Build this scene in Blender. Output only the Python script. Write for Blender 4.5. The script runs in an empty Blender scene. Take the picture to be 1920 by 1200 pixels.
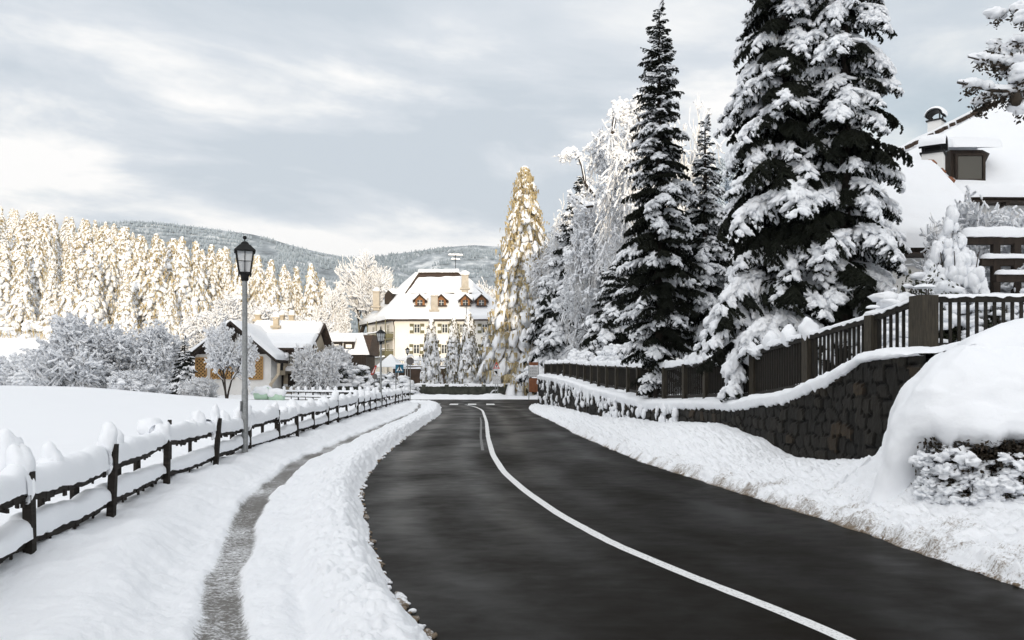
import bpy, math, random
import numpy as np
from mathutils import Vector, Matrix

R_ = math.radians
scene = bpy.context.scene
COL = scene.collection
F, CX, HZ, CH = 1600.0, 960.0, 715.0, 1.7      # focal length in photo pixels, centre column, horizon row, eye height

def P(px, py, D):
    return np.array([(px - CX) / F * D, D, CH + (HZ - py) / F * D])
def PX(px, D):
    return (px - CX) / F * D
def PZ(py, D):
    return CH + (HZ - py) / F * D

# ------------------------------------------------------------------ noise
def _h(ix, iy, iz):
    n = (ix * 374761393 + iy * 668265263 + iz * 2147483647 * 3 + 1013904223) & 0xFFFFFFFF
    n = ((n ^ (n >> 13)) * 1274126177) & 0xFFFFFFFF
    n = ((n ^ (n >> 16)) * 2246822519) & 0xFFFFFFFF
    n = n ^ (n >> 15)
    return (n & 0xFFFFFF) / float(0x1000000)

def vn(x, y, z=0.0):
    x, y, z = np.broadcast_arrays(np.asarray(x, float), np.asarray(y, float), np.asarray(z, float))
    fx, fy, fz = np.floor(x), np.floor(y), np.floor(z)
    ix, iy, iz = fx.astype(np.int64), fy.astype(np.int64), fz.astype(np.int64)
    tx, ty, tz = x - fx, y - fy, z - fz
    tx, ty, tz = [t * t * t * (t * (t * 6 - 15) + 10) for t in (tx, ty, tz)]
    def c(a, b, d): return _h(ix + a, iy + b, iz + d)
    x00 = c(0,0,0) * (1 - tx) + c(1,0,0) * tx
    x10 = c(0,1,0) * (1 - tx) + c(1,1,0) * tx
    x01 = c(0,0,1) * (1 - tx) + c(1,0,1) * tx
    x11 = c(0,1,1) * (1 - tx) + c(1,1,1) * tx
    return (x00 * (1 - ty) + x10 * ty) * (1 - tz) + (x01 * (1 - ty) + x11 * ty) * tz

def fbm(x, y, z=0.0, o=4):
    s = 0; a = .5; t = 0
    for k in range(o):
        s = s + a * (vn(np.asarray(x) * 2**k + 17.3 * k, np.asarray(y) * 2**k - 9.1 * k, np.asarray(z) * 2**k + 3.7 * k) - .5) * 2
        t += a; a *= .5
    return s / t

def S(a, b, x):
    t = np.clip((np.asarray(x, float) - a) / (b - a), 0, 1)
    return t * t * (3 - 2 * t)

# ------------------------------------------------------------------ mesh building
def ico(sub):
    t = (1 + 5 ** .5) / 2
    v = [(-1,t,0),(1,t,0),(-1,-t,0),(1,-t,0),(0,-1,t),(0,1,t),(0,-1,-t),(0,1,-t),(t,0,-1),(t,0,1),(-t,0,-1),(-t,0,1)]
    f = [(0,11,5),(0,5,1),(0,1,7),(0,7,10),(0,10,11),(1,5,9),(5,11,4),(11,10,2),(10,7,6),(7,1,8),(3,9,4),(3,4,2),(3,2,6),(3,6,8),(3,8,9),(4,9,5),(2,4,11),(6,2,10),(8,6,7),(9,8,1)]
    v = [np.array(p) / np.linalg.norm(p) for p in v]
    for _ in range(sub):
        cache = {}; nf = []
        def mid(a, b):
            k = (min(a, b), max(a, b))
            if k not in cache:
                m = v[a] + v[b]; v.append(m / np.linalg.norm(m)); cache[k] = len(v) - 1
            return cache[k]
        for a, b, c in f:
            ab, bc, ca = mid(a, b), mid(b, c), mid(c, a)
            nf += [(a, ab, ca), (b, bc, ab), (c, ca, bc), (ab, bc, ca)]
        f = nf
    return np.array(v), np.array(f)
ICO = [ico(0), ico(1), ico(2)]

class MB:
    def __init__(s):
        s.V = []; s.T = []; s.n = 0
    def add(s, V, Fc, m=0):
        V = np.asarray(V, float).reshape(-1, 3); Fc = np.asarray(Fc, np.int64)
        if len(V) == 0 or len(Fc) == 0: return s
        s.V.append(V); s.T.append((Fc + s.n, m)); s.n += len(V)
        return s
    def hexa(s, p, m=0):
        """eight points: bottom ring then top ring"""
        return s.add(p, [(3,2,1,0),(4,5,6,7),(0,1,5,4),(1,2,6,5),(2,3,7,6),(3,0,4,7)], m)
    def box(s, c, d, rz=0, m=0, rx=0, ry=0):
        x, y, z = [k / 2 for k in d]
        p = np.array([(-x,-y,-z),(x,-y,-z),(x,y,-z),(-x,y,-z),(-x,-y,z),(x,-y,z),(x,y,z),(-x,y,z)])
        M = np.array(Matrix.Rotation(rz, 3, 'Z') @ Matrix.Rotation(ry, 3, 'Y') @ Matrix.Rotation(rx, 3, 'X'))
        return s.hexa(p @ M.T + np.array(c), m)
    def beam(s, a, b, w, h, m=0):
        a, b = np.array(a, float), np.array(b, float)
        d = b - a; L = np.linalg.norm(d); d /= L
        up = np.array([0, 0, 1.]) if abs(d[2]) < .95 else np.array([0, 1., 0])
        sd = np.cross(d, up); sd /= np.linalg.norm(sd); u = np.cross(sd, d)
        q = [(-w/2,-h/2),(w/2,-h/2),(w/2,h/2),(-w/2,h/2)]
        return s.hexa([a + sd*i + u*j for i, j in q] + [b + sd*i + u*j for i, j in q], m)
    def prism(s, poly, ext, m=0):
        """planar polygon (n,3) extruded by a vector"""
        p = np.asarray(poly, float); n = len(p); ext = np.array(ext, float)
        V = np.vstack([p, p + ext])
        s.add(V, [(i, (i+1) % n, n + (i+1) % n, n + i) for i in range(n)], m)
        s.add(p, np.array([(0, i, i+1) for i in range(1, n-1)]), m)
        return s.add(p + ext, np.array([(0, i+1, i) for i in range(1, n-1)]), m)
    def tube(s, pts, rad, n=8, m=0, cap=True):
        pts = np.asarray(pts, float); k = len(pts); rad = np.broadcast_to(np.asarray(rad, float), (k,))
        d = np.gradient(pts, axis=0); d /= np.linalg.norm(d, axis=1)[:, None] + 1e-9
        ref = np.array([0, 0, 1.]) if abs(d[:, 2]).mean() < .8 else np.array([1., 0, 0])
        a = np.cross(d, ref); a /= np.linalg.norm(a, axis=1)[:, None] + 1e-9; b = np.cross(d, a)
        th = np.arange(n) * 2 * math.pi / n
        V = pts[:, None] + rad[:, None, None] * (np.cos(th)[None, :, None] * a[:, None] + np.sin(th)[None, :, None] * b[:, None])
        V = V.reshape(-1, 3)
        f = [(i*n+j, i*n+(j+1) % n, (i+1)*n+(j+1) % n, (i+1)*n+j) for i in range(k-1) for j in range(n)]
        base = s.n
        s.add(V, f, m)
        if cap:
            for i, o in ((0, 1), (k-1, 0)):
                c = pts[i]; ring = V[i*n:(i+1)*n]
                s.add(np.vstack([ring, c]), [((j+1) % n, j, n) if o else (j, (j+1) % n, n) for j in range(n)], m)
        return s
    def lathe(s, prof, c=(0,0,0), n=16, m=0, rot=0, sq=False):
        """prof: list of (r, z)"""
        pr = np.array(prof, float); k = len(pr)
        th = np.arange(n) * 2 * math.pi / n + rot
        V = np.stack([pr[:, 0, None] * np.cos(th), pr[:, 0, None] * np.sin(th), np.repeat(pr[:, 1, None], n, 1)], -1).reshape(-1, 3) + np.array(c)
        return s.add(V, [(i*n+j, i*n+(j+1) % n, (i+1)*n+(j+1) % n, (i+1)*n+j) for i in range(k-1) for j in range(n)], m)
    def grid(s, X, m=0, flip=False):
        """X: (r, c, 3)"""
        r, c = X.shape[:2]
        i, j = np.meshgrid(np.arange(r-1), np.arange(c-1), indexing='ij')
        a = (i * c + j).ravel()
        f = np.stack([a, a+1, a+c+1, a+c], 1)
        if flip: f = f[:, ::-1]
        return s.add(X.reshape(-1, 3), f, m)
    def lumps(s, C, Rd, B=None, rng=None, sub=1, amp=.18, m=0, fr=1.5):
        """blobs: centres (n,3), radii (n,3), frames (n,3,3) with rows = axes"""
        C = np.asarray(C, float).reshape(-1, 3); n = len(C)
        if n == 0: return s
        Rd = np.broadcast_to(np.asarray(Rd, float), (n, 3))
        U, Fc = ICO[sub]
        off = (rng.random((n, 1, 3)) if rng is not None else np.random.rand(n, 1, 3)) * 50
        q = U[None] * fr + off
        k = 1 + amp * 2 * (vn(q[..., 0], q[..., 1], q[..., 2]) - .5) + amp * (vn(q[..., 0] * 2.3, q[..., 1] * 2.3, q[..., 2] * 2.3) - .5)
        L = U[None] * k[..., None] * Rd[:, None]
        W = np.einsum('nvk,nkj->nvj', L, B) if B is not None else L
        W = W + C[:, None]
        return s.add(W.reshape(-1, 3), (Fc[None] + (np.arange(n) * len(U))[:, None, None]).reshape(-1, 3), m)
    def build(s, name, mats, parent=None, smooth=False, attrs=None, kind=None):
        if not s.V: return None
        V = np.vstack(s.V)
        if not isinstance(mats, (list, tuple)): mats = [mats]
        me = bpy.data.meshes.new(name)
        loc = np.zeros(3)
        if parent is not None: loc = wloc(parent)
        me.vertices.add(len(V)); me.vertices.foreach_set('co', (V - loc).astype(np.float32).ravel())
        loops = np.concatenate([f.ravel() for f, _ in s.T])
        tot = np.concatenate([np.full(len(f), f.shape[1]) for f, _ in s.T])
        mi = np.concatenate([np.full(len(f), m) for f, m in s.T])
        st = np.concatenate([[0], np.cumsum(tot)[:-1]])
        me.loops.add(len(loops)); me.loops.foreach_set('vertex_index', loops.astype(np.int32))
        me.polygons.add(len(tot)); me.polygons.foreach_set('loop_start', st.astype(np.int32))
        try: me.polygons.foreach_set('loop_total', tot.astype(np.int32))
        except Exception: pass
        me.polygons.foreach_set('material_index', mi.astype(np.int32))
        me.polygons.foreach_set('use_smooth', np.full(len(tot), bool(smooth)))
        for mt in mats: me.materials.append(mt)
        for k, v in (attrs or {}).items():
            a = me.attributes.new(k, 'FLOAT', 'POINT'); a.data.foreach_set('value', np.asarray(v, np.float32).ravel())
        me.update(calc_edges=True)
        o = bpy.data.objects.new(name, me); COL.objects.link(o)
        if parent is not None: o.parent = parent
        if kind: o['kind'] = kind
        return o

WL = {}
def wloc(o):
    return WL.get(o.name, np.zeros(3))
def thing(name, label, cat, loc=(0, 0, 0), group=None):
    o = bpy.data.objects.new(name, None); COL.objects.link(o)
    o.empty_display_size = .2
    o.location = loc; WL[o.name] = np.array(loc, float)
    o['label'] = label; o['category'] = cat
    if group: o['group'] = group
    return o
def tag(o, label, cat, group=None):
    o['label'] = label; o['category'] = cat
    if group: o['group'] = group
    return o
def sub(o, parent):
    """o was built in world space: hang it on a part, one level deeper"""
    o.data.transform(Matrix.Translation(Vector(-wloc(parent.parent)) if parent.parent else Vector()))
    o.parent = parent
    return o
def dup(root, loc, rz=0, sc=1, label=None, group=None):
    r = root.copy(); COL.objects.link(r); r.location = loc; r.rotation_euler = (0, 0, rz)
    r.scale = (sc, sc, sc) if not isinstance(sc, (tuple, list)) else sc
    if label: r['label'] = label
    if group: r['group'] = group
    for ch in list(root.children):
        c = ch.copy(); COL.objects.link(c); c.parent = r
        for g in ch.children:
            d = g.copy(); COL.objects.link(d); d.parent = c
    return r

# ------------------------------------------------------------------ materials
def newmat(name):
    m = bpy.data.materials.new(name); m.use_nodes = True
    nt = m.node_tree; b = nt.nodes['Principled BSDF']
    return m, nt, b
def N(nt, t, **kw):
    n = nt.nodes.new(t)
    for k, v in kw.items():
        if k.startswith('i_'): n.inputs[k[2:].replace('_', ' ')].default_value = v
        else: setattr(n, k, v)
    return n
def mixc(nt, fac, a, b, mode='MIX'):
    n = nt.nodes.new('ShaderNodeMix'); n.data_type = 'RGBA'; n.blend_type = mode
    for idx, v in ((0, fac), (6, a), (7, b)):
        if hasattr(v, 'links') or hasattr(v, 'is_linked'): nt.links.new(v, n.inputs[idx])
        else: n.inputs[idx].default_value = v if idx == 0 else (*v, 1)
    return n.outputs[2]
def ramp(nt, src, stops):
    r = nt.nodes.new('ShaderNodeValToRGB'); nt.links.new(src, r.inputs[0])
    e = r.color_ramp.elements
    while len(e) < len(stops): e.new(.5)
    for k, (p, c) in enumerate(stops):
        e[k].position = p; e[k].color = (*c, 1) if isinstance(c, (tuple, list)) else (c, c, c, 1)
    return r.outputs[0]
def noise(nt, scale, detail=4, rough=.55, vec=None, dist=0):
    n = N(nt, 'ShaderNodeTexNoise'); n.inputs['Scale'].default_value = scale; n.inputs['Detail'].default_value = detail
    n.inputs['Roughness'].default_value = rough; n.inputs['Distortion'].default_value = dist
    if vec is not None: nt.links.new(vec, n.inputs['Vector'])
    return n.outputs['Fac']
def coords(nt, scale=(1, 1, 1), obj=True):
    tc = N(nt, 'ShaderNodeTexCoord'); mp = N(nt, 'ShaderNodeMapping'); mp.inputs['Scale'].default_value = scale
    nt.links.new(tc.outputs['Object'], mp.inputs['Vector'])
    return mp.outputs['Vector']
def bump(nt, b, h, strength=.3, dist=.02):
    n = N(nt, 'ShaderNodeBump'); n.inputs['Strength'].default_value = strength; n.inputs['Distance'].default_value = dist
    nt.links.new(h, n.inputs['Height']); nt.links.new(n.outputs[0], b.inputs['Normal'])
def mat(name, c1, c2=None, scale=5, rough=.8, bmp=0, stretch=(1, 1, 1), spec=.3, metal=0):
    m, nt, b = newmat(name)
    b.inputs['Roughness'].default_value = rough; b.inputs['Specular IOR Level'].default_value = spec; b.inputs['Metallic'].default_value = metal
    if c2 is None: c2 = tuple(k * .75 for k in c1)
    f = noise(nt, scale, 5, .6, coords(nt, stretch))
    f2 = ramp(nt, f, [(.32, 0.), (.68, 1.)])
    nt.links.new(mixc(nt, f2, c2, c1), b.inputs['Base Color'])
    if bmp: bump(nt, b, f, bmp, .03)
    return m

def snow_mat(name, col=(.87, .885, .91), scale=18, bs=.35, dist=.03):
    m, nt, b = newmat(name)
    v = coords(nt)
    f = noise(nt, scale, 6, .65, v); g = noise(nt, scale * .12, 3, .5, v)
    nt.links.new(mixc(nt, g, tuple(k * .955 for k in col), col), b.inputs['Base Color'])
    b.inputs['Roughness'].default_value = .75; b.inputs['Specular IOR Level'].default_value = .15
    b.inputs['Subsurface Weight'].default_value = 0
    bump(nt, b, f, bs, dist)
    return m

M = {}
M['snow'] = snow_mat('fresh_snow', scale=9, bs=.3, dist=.04)
M['snow_tree'] = snow_mat('tree_snow', col=(.87, .885, .91), scale=14, bs=.35, dist=.03)
M['snow_far'] = snow_mat('distant_snow', col=(.85, .865, .89), scale=1.5, bs=.3, dist=.1)
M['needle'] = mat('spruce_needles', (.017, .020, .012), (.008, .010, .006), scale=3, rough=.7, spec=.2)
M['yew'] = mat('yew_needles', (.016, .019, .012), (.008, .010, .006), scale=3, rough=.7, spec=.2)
M['larch'] = mat('larch_needles', (.54, .45, .27), (.27, .21, .11), scale=.6, rough=.8, spec=.1)
M['weep'] = mat('weeping_needles', (.18, .155, .095), (.085, .075, .045), scale=.9, rough=.8, spec=.1)
M['shade_needle'] = mat('blue_shade_needles', (.16, .20, .24), (.09, .12, .15), scale=.6)  # bluish shade of the right-hand slope put into the needle colour
M['frost'] = mat('frost_with_blue_shade', (.50, .56, .63), (.38, .44, .51), scale=.4)  # frost darkened and blued: the slope's shade sits in the colour
M['bark'] = mat('bark', (.055, .042, .032), (.025, .02, .016), scale=14, rough=.9, bmp=.5, stretch=(1, 1, .3))
M['twig'] = mat('frosted_twigs', (.82, .82, .82), (.55, .53, .51), scale=3, rough=.9)
M['leaf'] = mat('evergreen_leaves', (.045, .05, .025), (.02, .022, .012), scale=9, rough=.6)
M['leafbrown'] = mat('withered_leaves', (.045, .032, .020), (.016, .013, .008), scale=9, rough=.7)
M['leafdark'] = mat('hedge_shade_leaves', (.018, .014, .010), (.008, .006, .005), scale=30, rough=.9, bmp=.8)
M['wood_fence'] = mat('weathered_fence_wood', (.030, .024, .019), (.010, .008, .0065), scale=9, rough=.85, bmp=.5, stretch=(.4, .4, 3))
M['wood_dark'] = mat('dark_stained_wood', (.017, .0135, .0085), (.006, .005, .0036), scale=12, rough=.7, bmp=.3, stretch=(3, 3, .4))
M['wood_house'] = mat('dark_timber', (.040, .028, .020), (.018, .013, .010), scale=3, rough=.8, stretch=(3, 3, .5))
M['wood_post'] = mat('brown_fence_post_wood', (.050, .041, .028), (.018, .015, .010), scale=12, rough=.7, bmp=.4, stretch=(3, 3, .4))
M['steel'] = mat('galvanised_steel', (.30, .31, .31), (.20, .205, .205), scale=25, rough=.5, spec=.5, metal=.5)
M['iron'] = mat('black_iron', (.016, .016, .016), (.009, .009, .009), scale=9, rough=.6, spec=.2)
M['plaster'] = mat('cream_plaster', (.82, .79, .74), (.76, .73, .67), scale=.7, rough=.9)
M['chim'] = mat('shaded_chimney_plaster', (.50, .45, .38), (.38, .34, .28), scale=2, rough=.9)  # cream plaster darkened: shaded look of the chimneys is in the colour
M['plaster_w'] = mat('white_plaster', (.78, .77, .75), (.70, .69, .67), scale=1.2, rough=.9)
M['plaster_b'] = mat('beige_plaster', (.50, .43, .33), (.42, .36, .27), scale=1.2, rough=.9)
M['olive'] = mat('olive_paint', (.15, .14, .075), (.11, .10, .055), scale=3, rough=.6)
M['winframe'] = mat('white_window_paint', (.75, .74, .70), (.68, .67, .63), scale=3, rough=.5)
M['roof'] = mat('brown_roof_shingles', (.075, .050, .036), (.035, .024, .018), scale=4, rough=.9, bmp=.4)
M['dormer'] = mat('warm_brown_wood', (.33, .15, .055), (.20, .085, .03), scale=3, rough=.7)
M['lattice'] = mat('tan_lattice_wood', (.46, .28, .11), (.36, .21, .08), scale=2, rough=.7)
M['conc'] = mat('dark_mossy_wall', (.075, .078, .062), (.03, .032, .026), scale=1.8, rough=.9, bmp=.3)
M['brownwall'] = mat('brown_retaining_wall', (.085, .055, .038), (.04, .026, .018), scale=1.4, rough=.9, bmp=.3)
M['mint'] = mat('mint_plastic_wrap', (.50, .66, .52), (.42, .58, .45), scale=1.5, rough=.5)
M['white'] = mat('white_sign_face', (.72, .72, .72), (.64, .64, .64), scale=4, rough=.5)
M['grey'] = mat('grey_sign_back', (.16, .15, .14), (.11, .10, .10), scale=4, rough=.6)
M['blue'] = mat('blue_sign_face', (.012, .13, .22), (.010, .11, .19), scale=3, rough=.45)
M['black'] = mat('black_sign_ink', (.02, .02, .02), (.015, .015, .015), scale=3, rough=.6)
M['ink'] = mat('faded_sign_ink', (.20, .20, .21), (.15, .15, .16), scale=3, rough=.6)
M['red'] = mat('red_sign_paint', (.52, .045, .03), (.42, .035, .025), scale=3, rough=.5)
M['orange'] = mat('orange_brown_board', (.26, .10, .04), (.16, .06, .03), scale=4, rough=.7)
def glass_mat(name, col, rough=.08):
    m, nt, b = newmat(name)
    b.inputs['Base Color'].default_value = (*col, 1); b.inputs['Roughness'].default_value = rough
    b.inputs['Specular IOR Level'].default_value = .7
    return m
M['glass'] = glass_mat('window_glass', (.035, .036, .034), .06)
def lampglass():
    m, nt, b = newmat('frosted_lamp_glass')
    b.inputs['Base Color'].default_value = (.82, .84, .86, 1); b.inputs['Roughness'].default_value = .25
    tr = N(nt, 'ShaderNodeBsdfTransparent'); tl = N(nt, 'ShaderNodeBsdfTranslucent'); tl.inputs[0].default_value = (.85, .87, .88, 1)
    a = N(nt, 'ShaderNodeMixShader'); a.inputs[0].default_value = .45
    nt.links.new(b.outputs[0], a.inputs[1]); nt.links.new(tl.outputs[0], a.inputs[2])
    c = N(nt, 'ShaderNodeMixShader'); c.inputs[0].default_value = .30
    nt.links.new(a.outputs[0], c.inputs[1]); nt.links.new(tr.outputs[0], c.inputs[2])
    nt.links.new(c.outputs[0], nt.nodes['Material Output'].inputs[0])
    return m
M['lampglass'] = lampglass()
M['bulb'] = mat('lamp_bulb', (.30, .26, .22), (.24, .2, .17), scale=5, rough=.3)

def asphalt():
    m, nt, b = newmat('wet_asphalt')
    v1 = coords(nt, (.50, .30, 1)); v2 = coords(nt, (2.2, 3.4, 1)); v3 = coords(nt)
    wet = noise(nt, 1.0, 3, .5, v1, .6); streak = noise(nt, 1.3, 5, .6, v2, .3); grain = noise(nt, 90, 3, .7, v3)
    s = N(nt, 'ShaderNodeMath', operation='ADD'); nt.links.new(wet, s.inputs[0])
    k = N(nt, 'ShaderNodeMath', operation='MULTIPLY'); nt.links.new(streak, k.inputs[0]); k.inputs[1].default_value = .42
    nt.links.new(k.outputs[0], s.inputs[1])
    tk = N(nt, 'ShaderNodeAttribute'); tk.attribute_name = 'track'
    s2 = N(nt, 'ShaderNodeMath', operation='MULTIPLY_ADD'); nt.links.new(tk.outputs['Fac'], s2.inputs[0]); s2.inputs[1].default_value = .16; nt.links.new(s.outputs[0], s2.inputs[2]); s = s2
    rr = ramp(nt, s.outputs[0], [(.45, .56), (1.0, .32)])
    rr2 = N(nt, 'ShaderNodeSeparateColor'); nt.links.new(rr, rr2.inputs[0])
    nt.links.new(rr2.outputs[0], b.inputs['Roughness'])
    sp = N(nt, 'ShaderNodeMapRange'); sp.interpolation_type = 'SMOOTHSTEP'; nt.links.new(s.outputs[0], sp.inputs[0])
    for i_, v_ in ((1, .40), (2, 1.25), (3, .008), (4, .052)): sp.inputs[i_].default_value = v_
    nt.links.new(sp.outputs[0], b.inputs['Specular IOR Level'])
    c = mixc(nt, grain, (.0056, .0048, .0038), (.021, .0182, .0148))
    c2 = mixc(nt, ramp(nt, s.outputs[0], [(.55, 0.), (.9, .6)]), c, (.010, .009, .0078))
    nt.links.new(c2, b.inputs['Base Color'])
    bump(nt, b, grain, .25, .0022)
    return m
M['asphalt'] = asphalt()
def paint():
    m, nt, b = newmat('worn_white_road_paint')
    f = noise(nt, 40, 5, .7, coords(nt))
    nt.links.new(mixc(nt, ramp(nt, f, [(.30, 0.), (.48, 1.)]), (.18, .18, .17), (.78, .78, .77)), b.inputs['Base Color'])
    b.inputs['Roughness'].default_value = .6
    return m
M['paint'] = paint()
def faintpaint():
    m, nt, b = newmat('faded_road_paint')
    f = noise(nt, 30, 5, .7, coords(nt))
    nt.links.new(mixc(nt, ramp(nt, f, [(.40, 0.), (.62, 1.)]), (.035, .034, .032), (.24, .24, .23)), b.inputs['Base Color'])
    b.inputs['Roughness'].default_value = .55
    return m
M['faint'] = faintpaint()
def bank_mat(name, dirt_col, base=(.87, .885, .91)):
    """snow with real dirt: attribute 'dirt' (slush and grit) mottled by noise"""
    m, nt, b = newmat(name)
    v = coords(nt)
    at = N(nt, 'ShaderNodeAttribute'); at.attribute_name = 'dirt'
    n1 = noise(nt, 13, 6, .7, coords(nt, (1, 2.2, 1))); n2 = noise(nt, 42, 5, .75, v)
    a = N(nt, 'ShaderNodeMath', operation='ADD'); nt.links.new(n1, a.inputs[0]); nt.links.new(at.outputs['Fac'], a.inputs[1])
    k = N(nt, 'ShaderNodeMath', operation='MULTIPLY_ADD'); nt.links.new(n2, k.inputs[0]); k.inputs[1].default_value = 1.15; nt.links.new(a.outputs[0], k.inputs[2])
    f = ramp(nt, k.outputs[0], [(.0, 0.), (.86, 0.), (1.0, 1.)])
    k2 = N(nt, 'ShaderNodeMapRange'); nt.links.new(k.outputs[0], k2.inputs[0])
    k2.inputs[1].default_value = 1.24; k2.inputs[2].default_value = 1.60
    cc = mixc(nt, n2, tuple(c * .55 for c in dirt_col), dirt_col)
    nt.links.new(mixc(nt, k2.outputs[0], base, cc), b.inputs['Base Color'])
    b.inputs['Roughness'].default_value = .7; b.inputs['Specular IOR Level'].default_value = .2
    bump(nt, b, noise(nt, 20, 7, .75, v), .5, .04)
    return m
M['bank'] = bank_mat('trodden_snow', (.20, .19, .175))
M['verge'] = bank_mat('ploughed_dirty_snow', (.24, .185, .13))
def stone_mat():
    m, nt, b = newmat('dark_field_stone')
    at = N(nt, 'ShaderNodeAttribute'); at.attribute_name = 'stone'
    jo = N(nt, 'ShaderNodeAttribute'); jo.attribute_name = 'joint'
    v = coords(nt, (1, 1, .5)); n1 = noise(nt, 7, 6, .7, v)
    c = ramp(nt, at.outputs['Fac'], [(0., (.007, .0065, .005)), (.45, (.014, .012, .009)), (.85, (.020, .017, .012)), (1., (.045, .030, .016))])
    c = mixc(nt, ramp(nt, n1, [(.3, .75), (.65, 0.)]), c, (.008, .0075, .006))
    c = mixc(nt, jo.outputs['Fac'], c, (.003, .003, .003))
    nt.links.new(c, b.inputs['Base Color']); b.inputs['Roughness'].default_value = .8; b.inputs['Specular IOR Level'].default_value = .25
    bump(nt, b, noise(nt, 22, 6, .7, v), .5, .03)
    return m
M['stone'] = stone_mat()
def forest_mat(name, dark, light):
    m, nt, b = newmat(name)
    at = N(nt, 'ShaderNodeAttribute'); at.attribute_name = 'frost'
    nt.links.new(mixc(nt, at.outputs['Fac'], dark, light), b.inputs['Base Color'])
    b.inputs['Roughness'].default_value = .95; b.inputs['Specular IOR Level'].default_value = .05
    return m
M['forest'] = forest_mat('frosted_forest_blue_shade', (.085, .115, .145), (.34, .40, .46))  # frost tones with the hills' blue shade and haze mixed into the colour
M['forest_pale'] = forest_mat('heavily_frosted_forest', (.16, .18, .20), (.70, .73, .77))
def hill_mat():
    m, nt, b = newmat('snowy_hillside')
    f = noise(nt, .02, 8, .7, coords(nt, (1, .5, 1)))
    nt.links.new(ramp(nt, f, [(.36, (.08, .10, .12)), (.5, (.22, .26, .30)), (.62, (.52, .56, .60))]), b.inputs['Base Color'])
    b.inputs['Roughness'].default_value = .95
    return m
M['hill'] = hill_mat()

# ------------------------------------------------------------------ layout curves (functions of the distance y)
def curve_px(pts, z=0.0):
    D = np.array([(CH - z) * F / (py - HZ) for _, py in pts]); X = np.array([(px - CX) / F * d for (px, _), d in zip(pts, D)])
    o = np.argsort(D); return D[o], X[o]
class Cv:
    def __init__(s, D, X):
        D = np.array(D, float); X = np.array(X, float)
        dd = np.linspace(D[0], D[-1], 400); x = np.interp(dd, D, X)
        u = np.log(dd + 1); uu = np.linspace(u[0], u[-1], 500); xx = np.interp(uu, u, x)
        k = np.hanning(25); k /= k.sum()
        xp = np.concatenate([2*xx[0] - xx[12:0:-1], xx, 2*xx[-1] - xx[-2:-14:-1]])
        s.u, s.x = uu, np.convolve(xp, k, 'valid')
    def __call__(s, y):
        return np.interp(np.log(np.asarray(y, float) + 1), s.u, s.x)
d, x = curve_px([(812,1200),(762,1138),(722,1083),(689,995),(680,936),(687,899),(707,870),(740,839),(784,806),(828,777)])
xl_ = Cv(np.concatenate([[1.5, 3.5], d, [52, 58, 64, 70, 76, 84]]), np.concatenate([[1.2, .05], x, [-4.3, -4.75, -5.8, -9, -20, -40]]))
d, x = curve_px([(2090,1165),(1905,1103),(1600,995),(1400,930),(1200,866),(1080,815),(1030,787),(1000,775)])
xr_ = Cv(np.concatenate([[1.5, 4.0], d, [54, 60, 66, 72, 84]]), np.concatenate([[5.1, 4.45], x, [1.0, 1.3, 3, 12, 40]]))
d, x = curve_px([(1590,1200),(1450,1141),(1300,1083),(1150,1020),(1050,966),(985,921),(945,886),(924,853),(915,820),(912,790),(905,770)])
xc_ = Cv(np.concatenate([[1.5, 3.5], d, [52, 58, 63]]), np.concatenate([[3.1, 2.55], x, [-1.9, -2.6, -3.6]]))
FD = np.array([9, 11.5, 13.0, 13.5, 14.5, 16.5, 19.5, 24, 27, 30, 33, 37, 42, 47, 52, 57, 60.])
FX = np.array([6.2, 6.0, 6.3, 6.5, 6.13, 5.74, 5.55, 5.2, 4.85, 4.6, 4.43, 4.05, 3.67, 3.26, 2.76, 2.15, 1.8])
fx_ = lambda y: np.interp(y, FD, FX)
wx_ = Cv([2, 9, 11.5, 12.6, 14.5, 16.5, 19.5, 24, 27, 30, 33, 37, 42, 47, 52, 56, 60],
         [6.4, 6.1, 5.85, 5.62, 5.5, 5.28, 5.08, 4.75, 4.40, 4.15, 3.97, 3.6, 3.2, 2.8, 2.3, 1.78, 1.3])
fz_ = lambda y: np.interp(y, [11, 13.5, 14.5, 16.5, 19.5, 23, 25, 27, 30.5, 34.5, 38, 42, 47, 52, 57],
                          [2.25, 2.15, 1.90, 1.53, 1.30, 1.22, 1.16, 1.11, 1.2, 1.35, 1.46, 1.67, 1.9, 2.08, 2.2])     # foot of the garden fence
ft_ = lambda y: np.interp(y, [11, 13.5, 14.5, 16.5, 19.5, 23, 25, 27, 34.5, 42, 47, 57],
                          [3.0, 3.0, 2.78, 2.56, 2.36, 2.22, 2.16, 2.1, 2.3, 2.5, 2.7, 2.85])                          # top of the garden fence
lfx_ = Cv([1.5, 4, 6.6, 9.1, 12, 17, 20, 28, 35, 44, 53, 62, 66], [-3.1, -3.5, -3.96, -4.4, -4.95, -5.4, -5.56, -6.05, -6.4, -6.9, -7.3, -7.6, -7.6])

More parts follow.
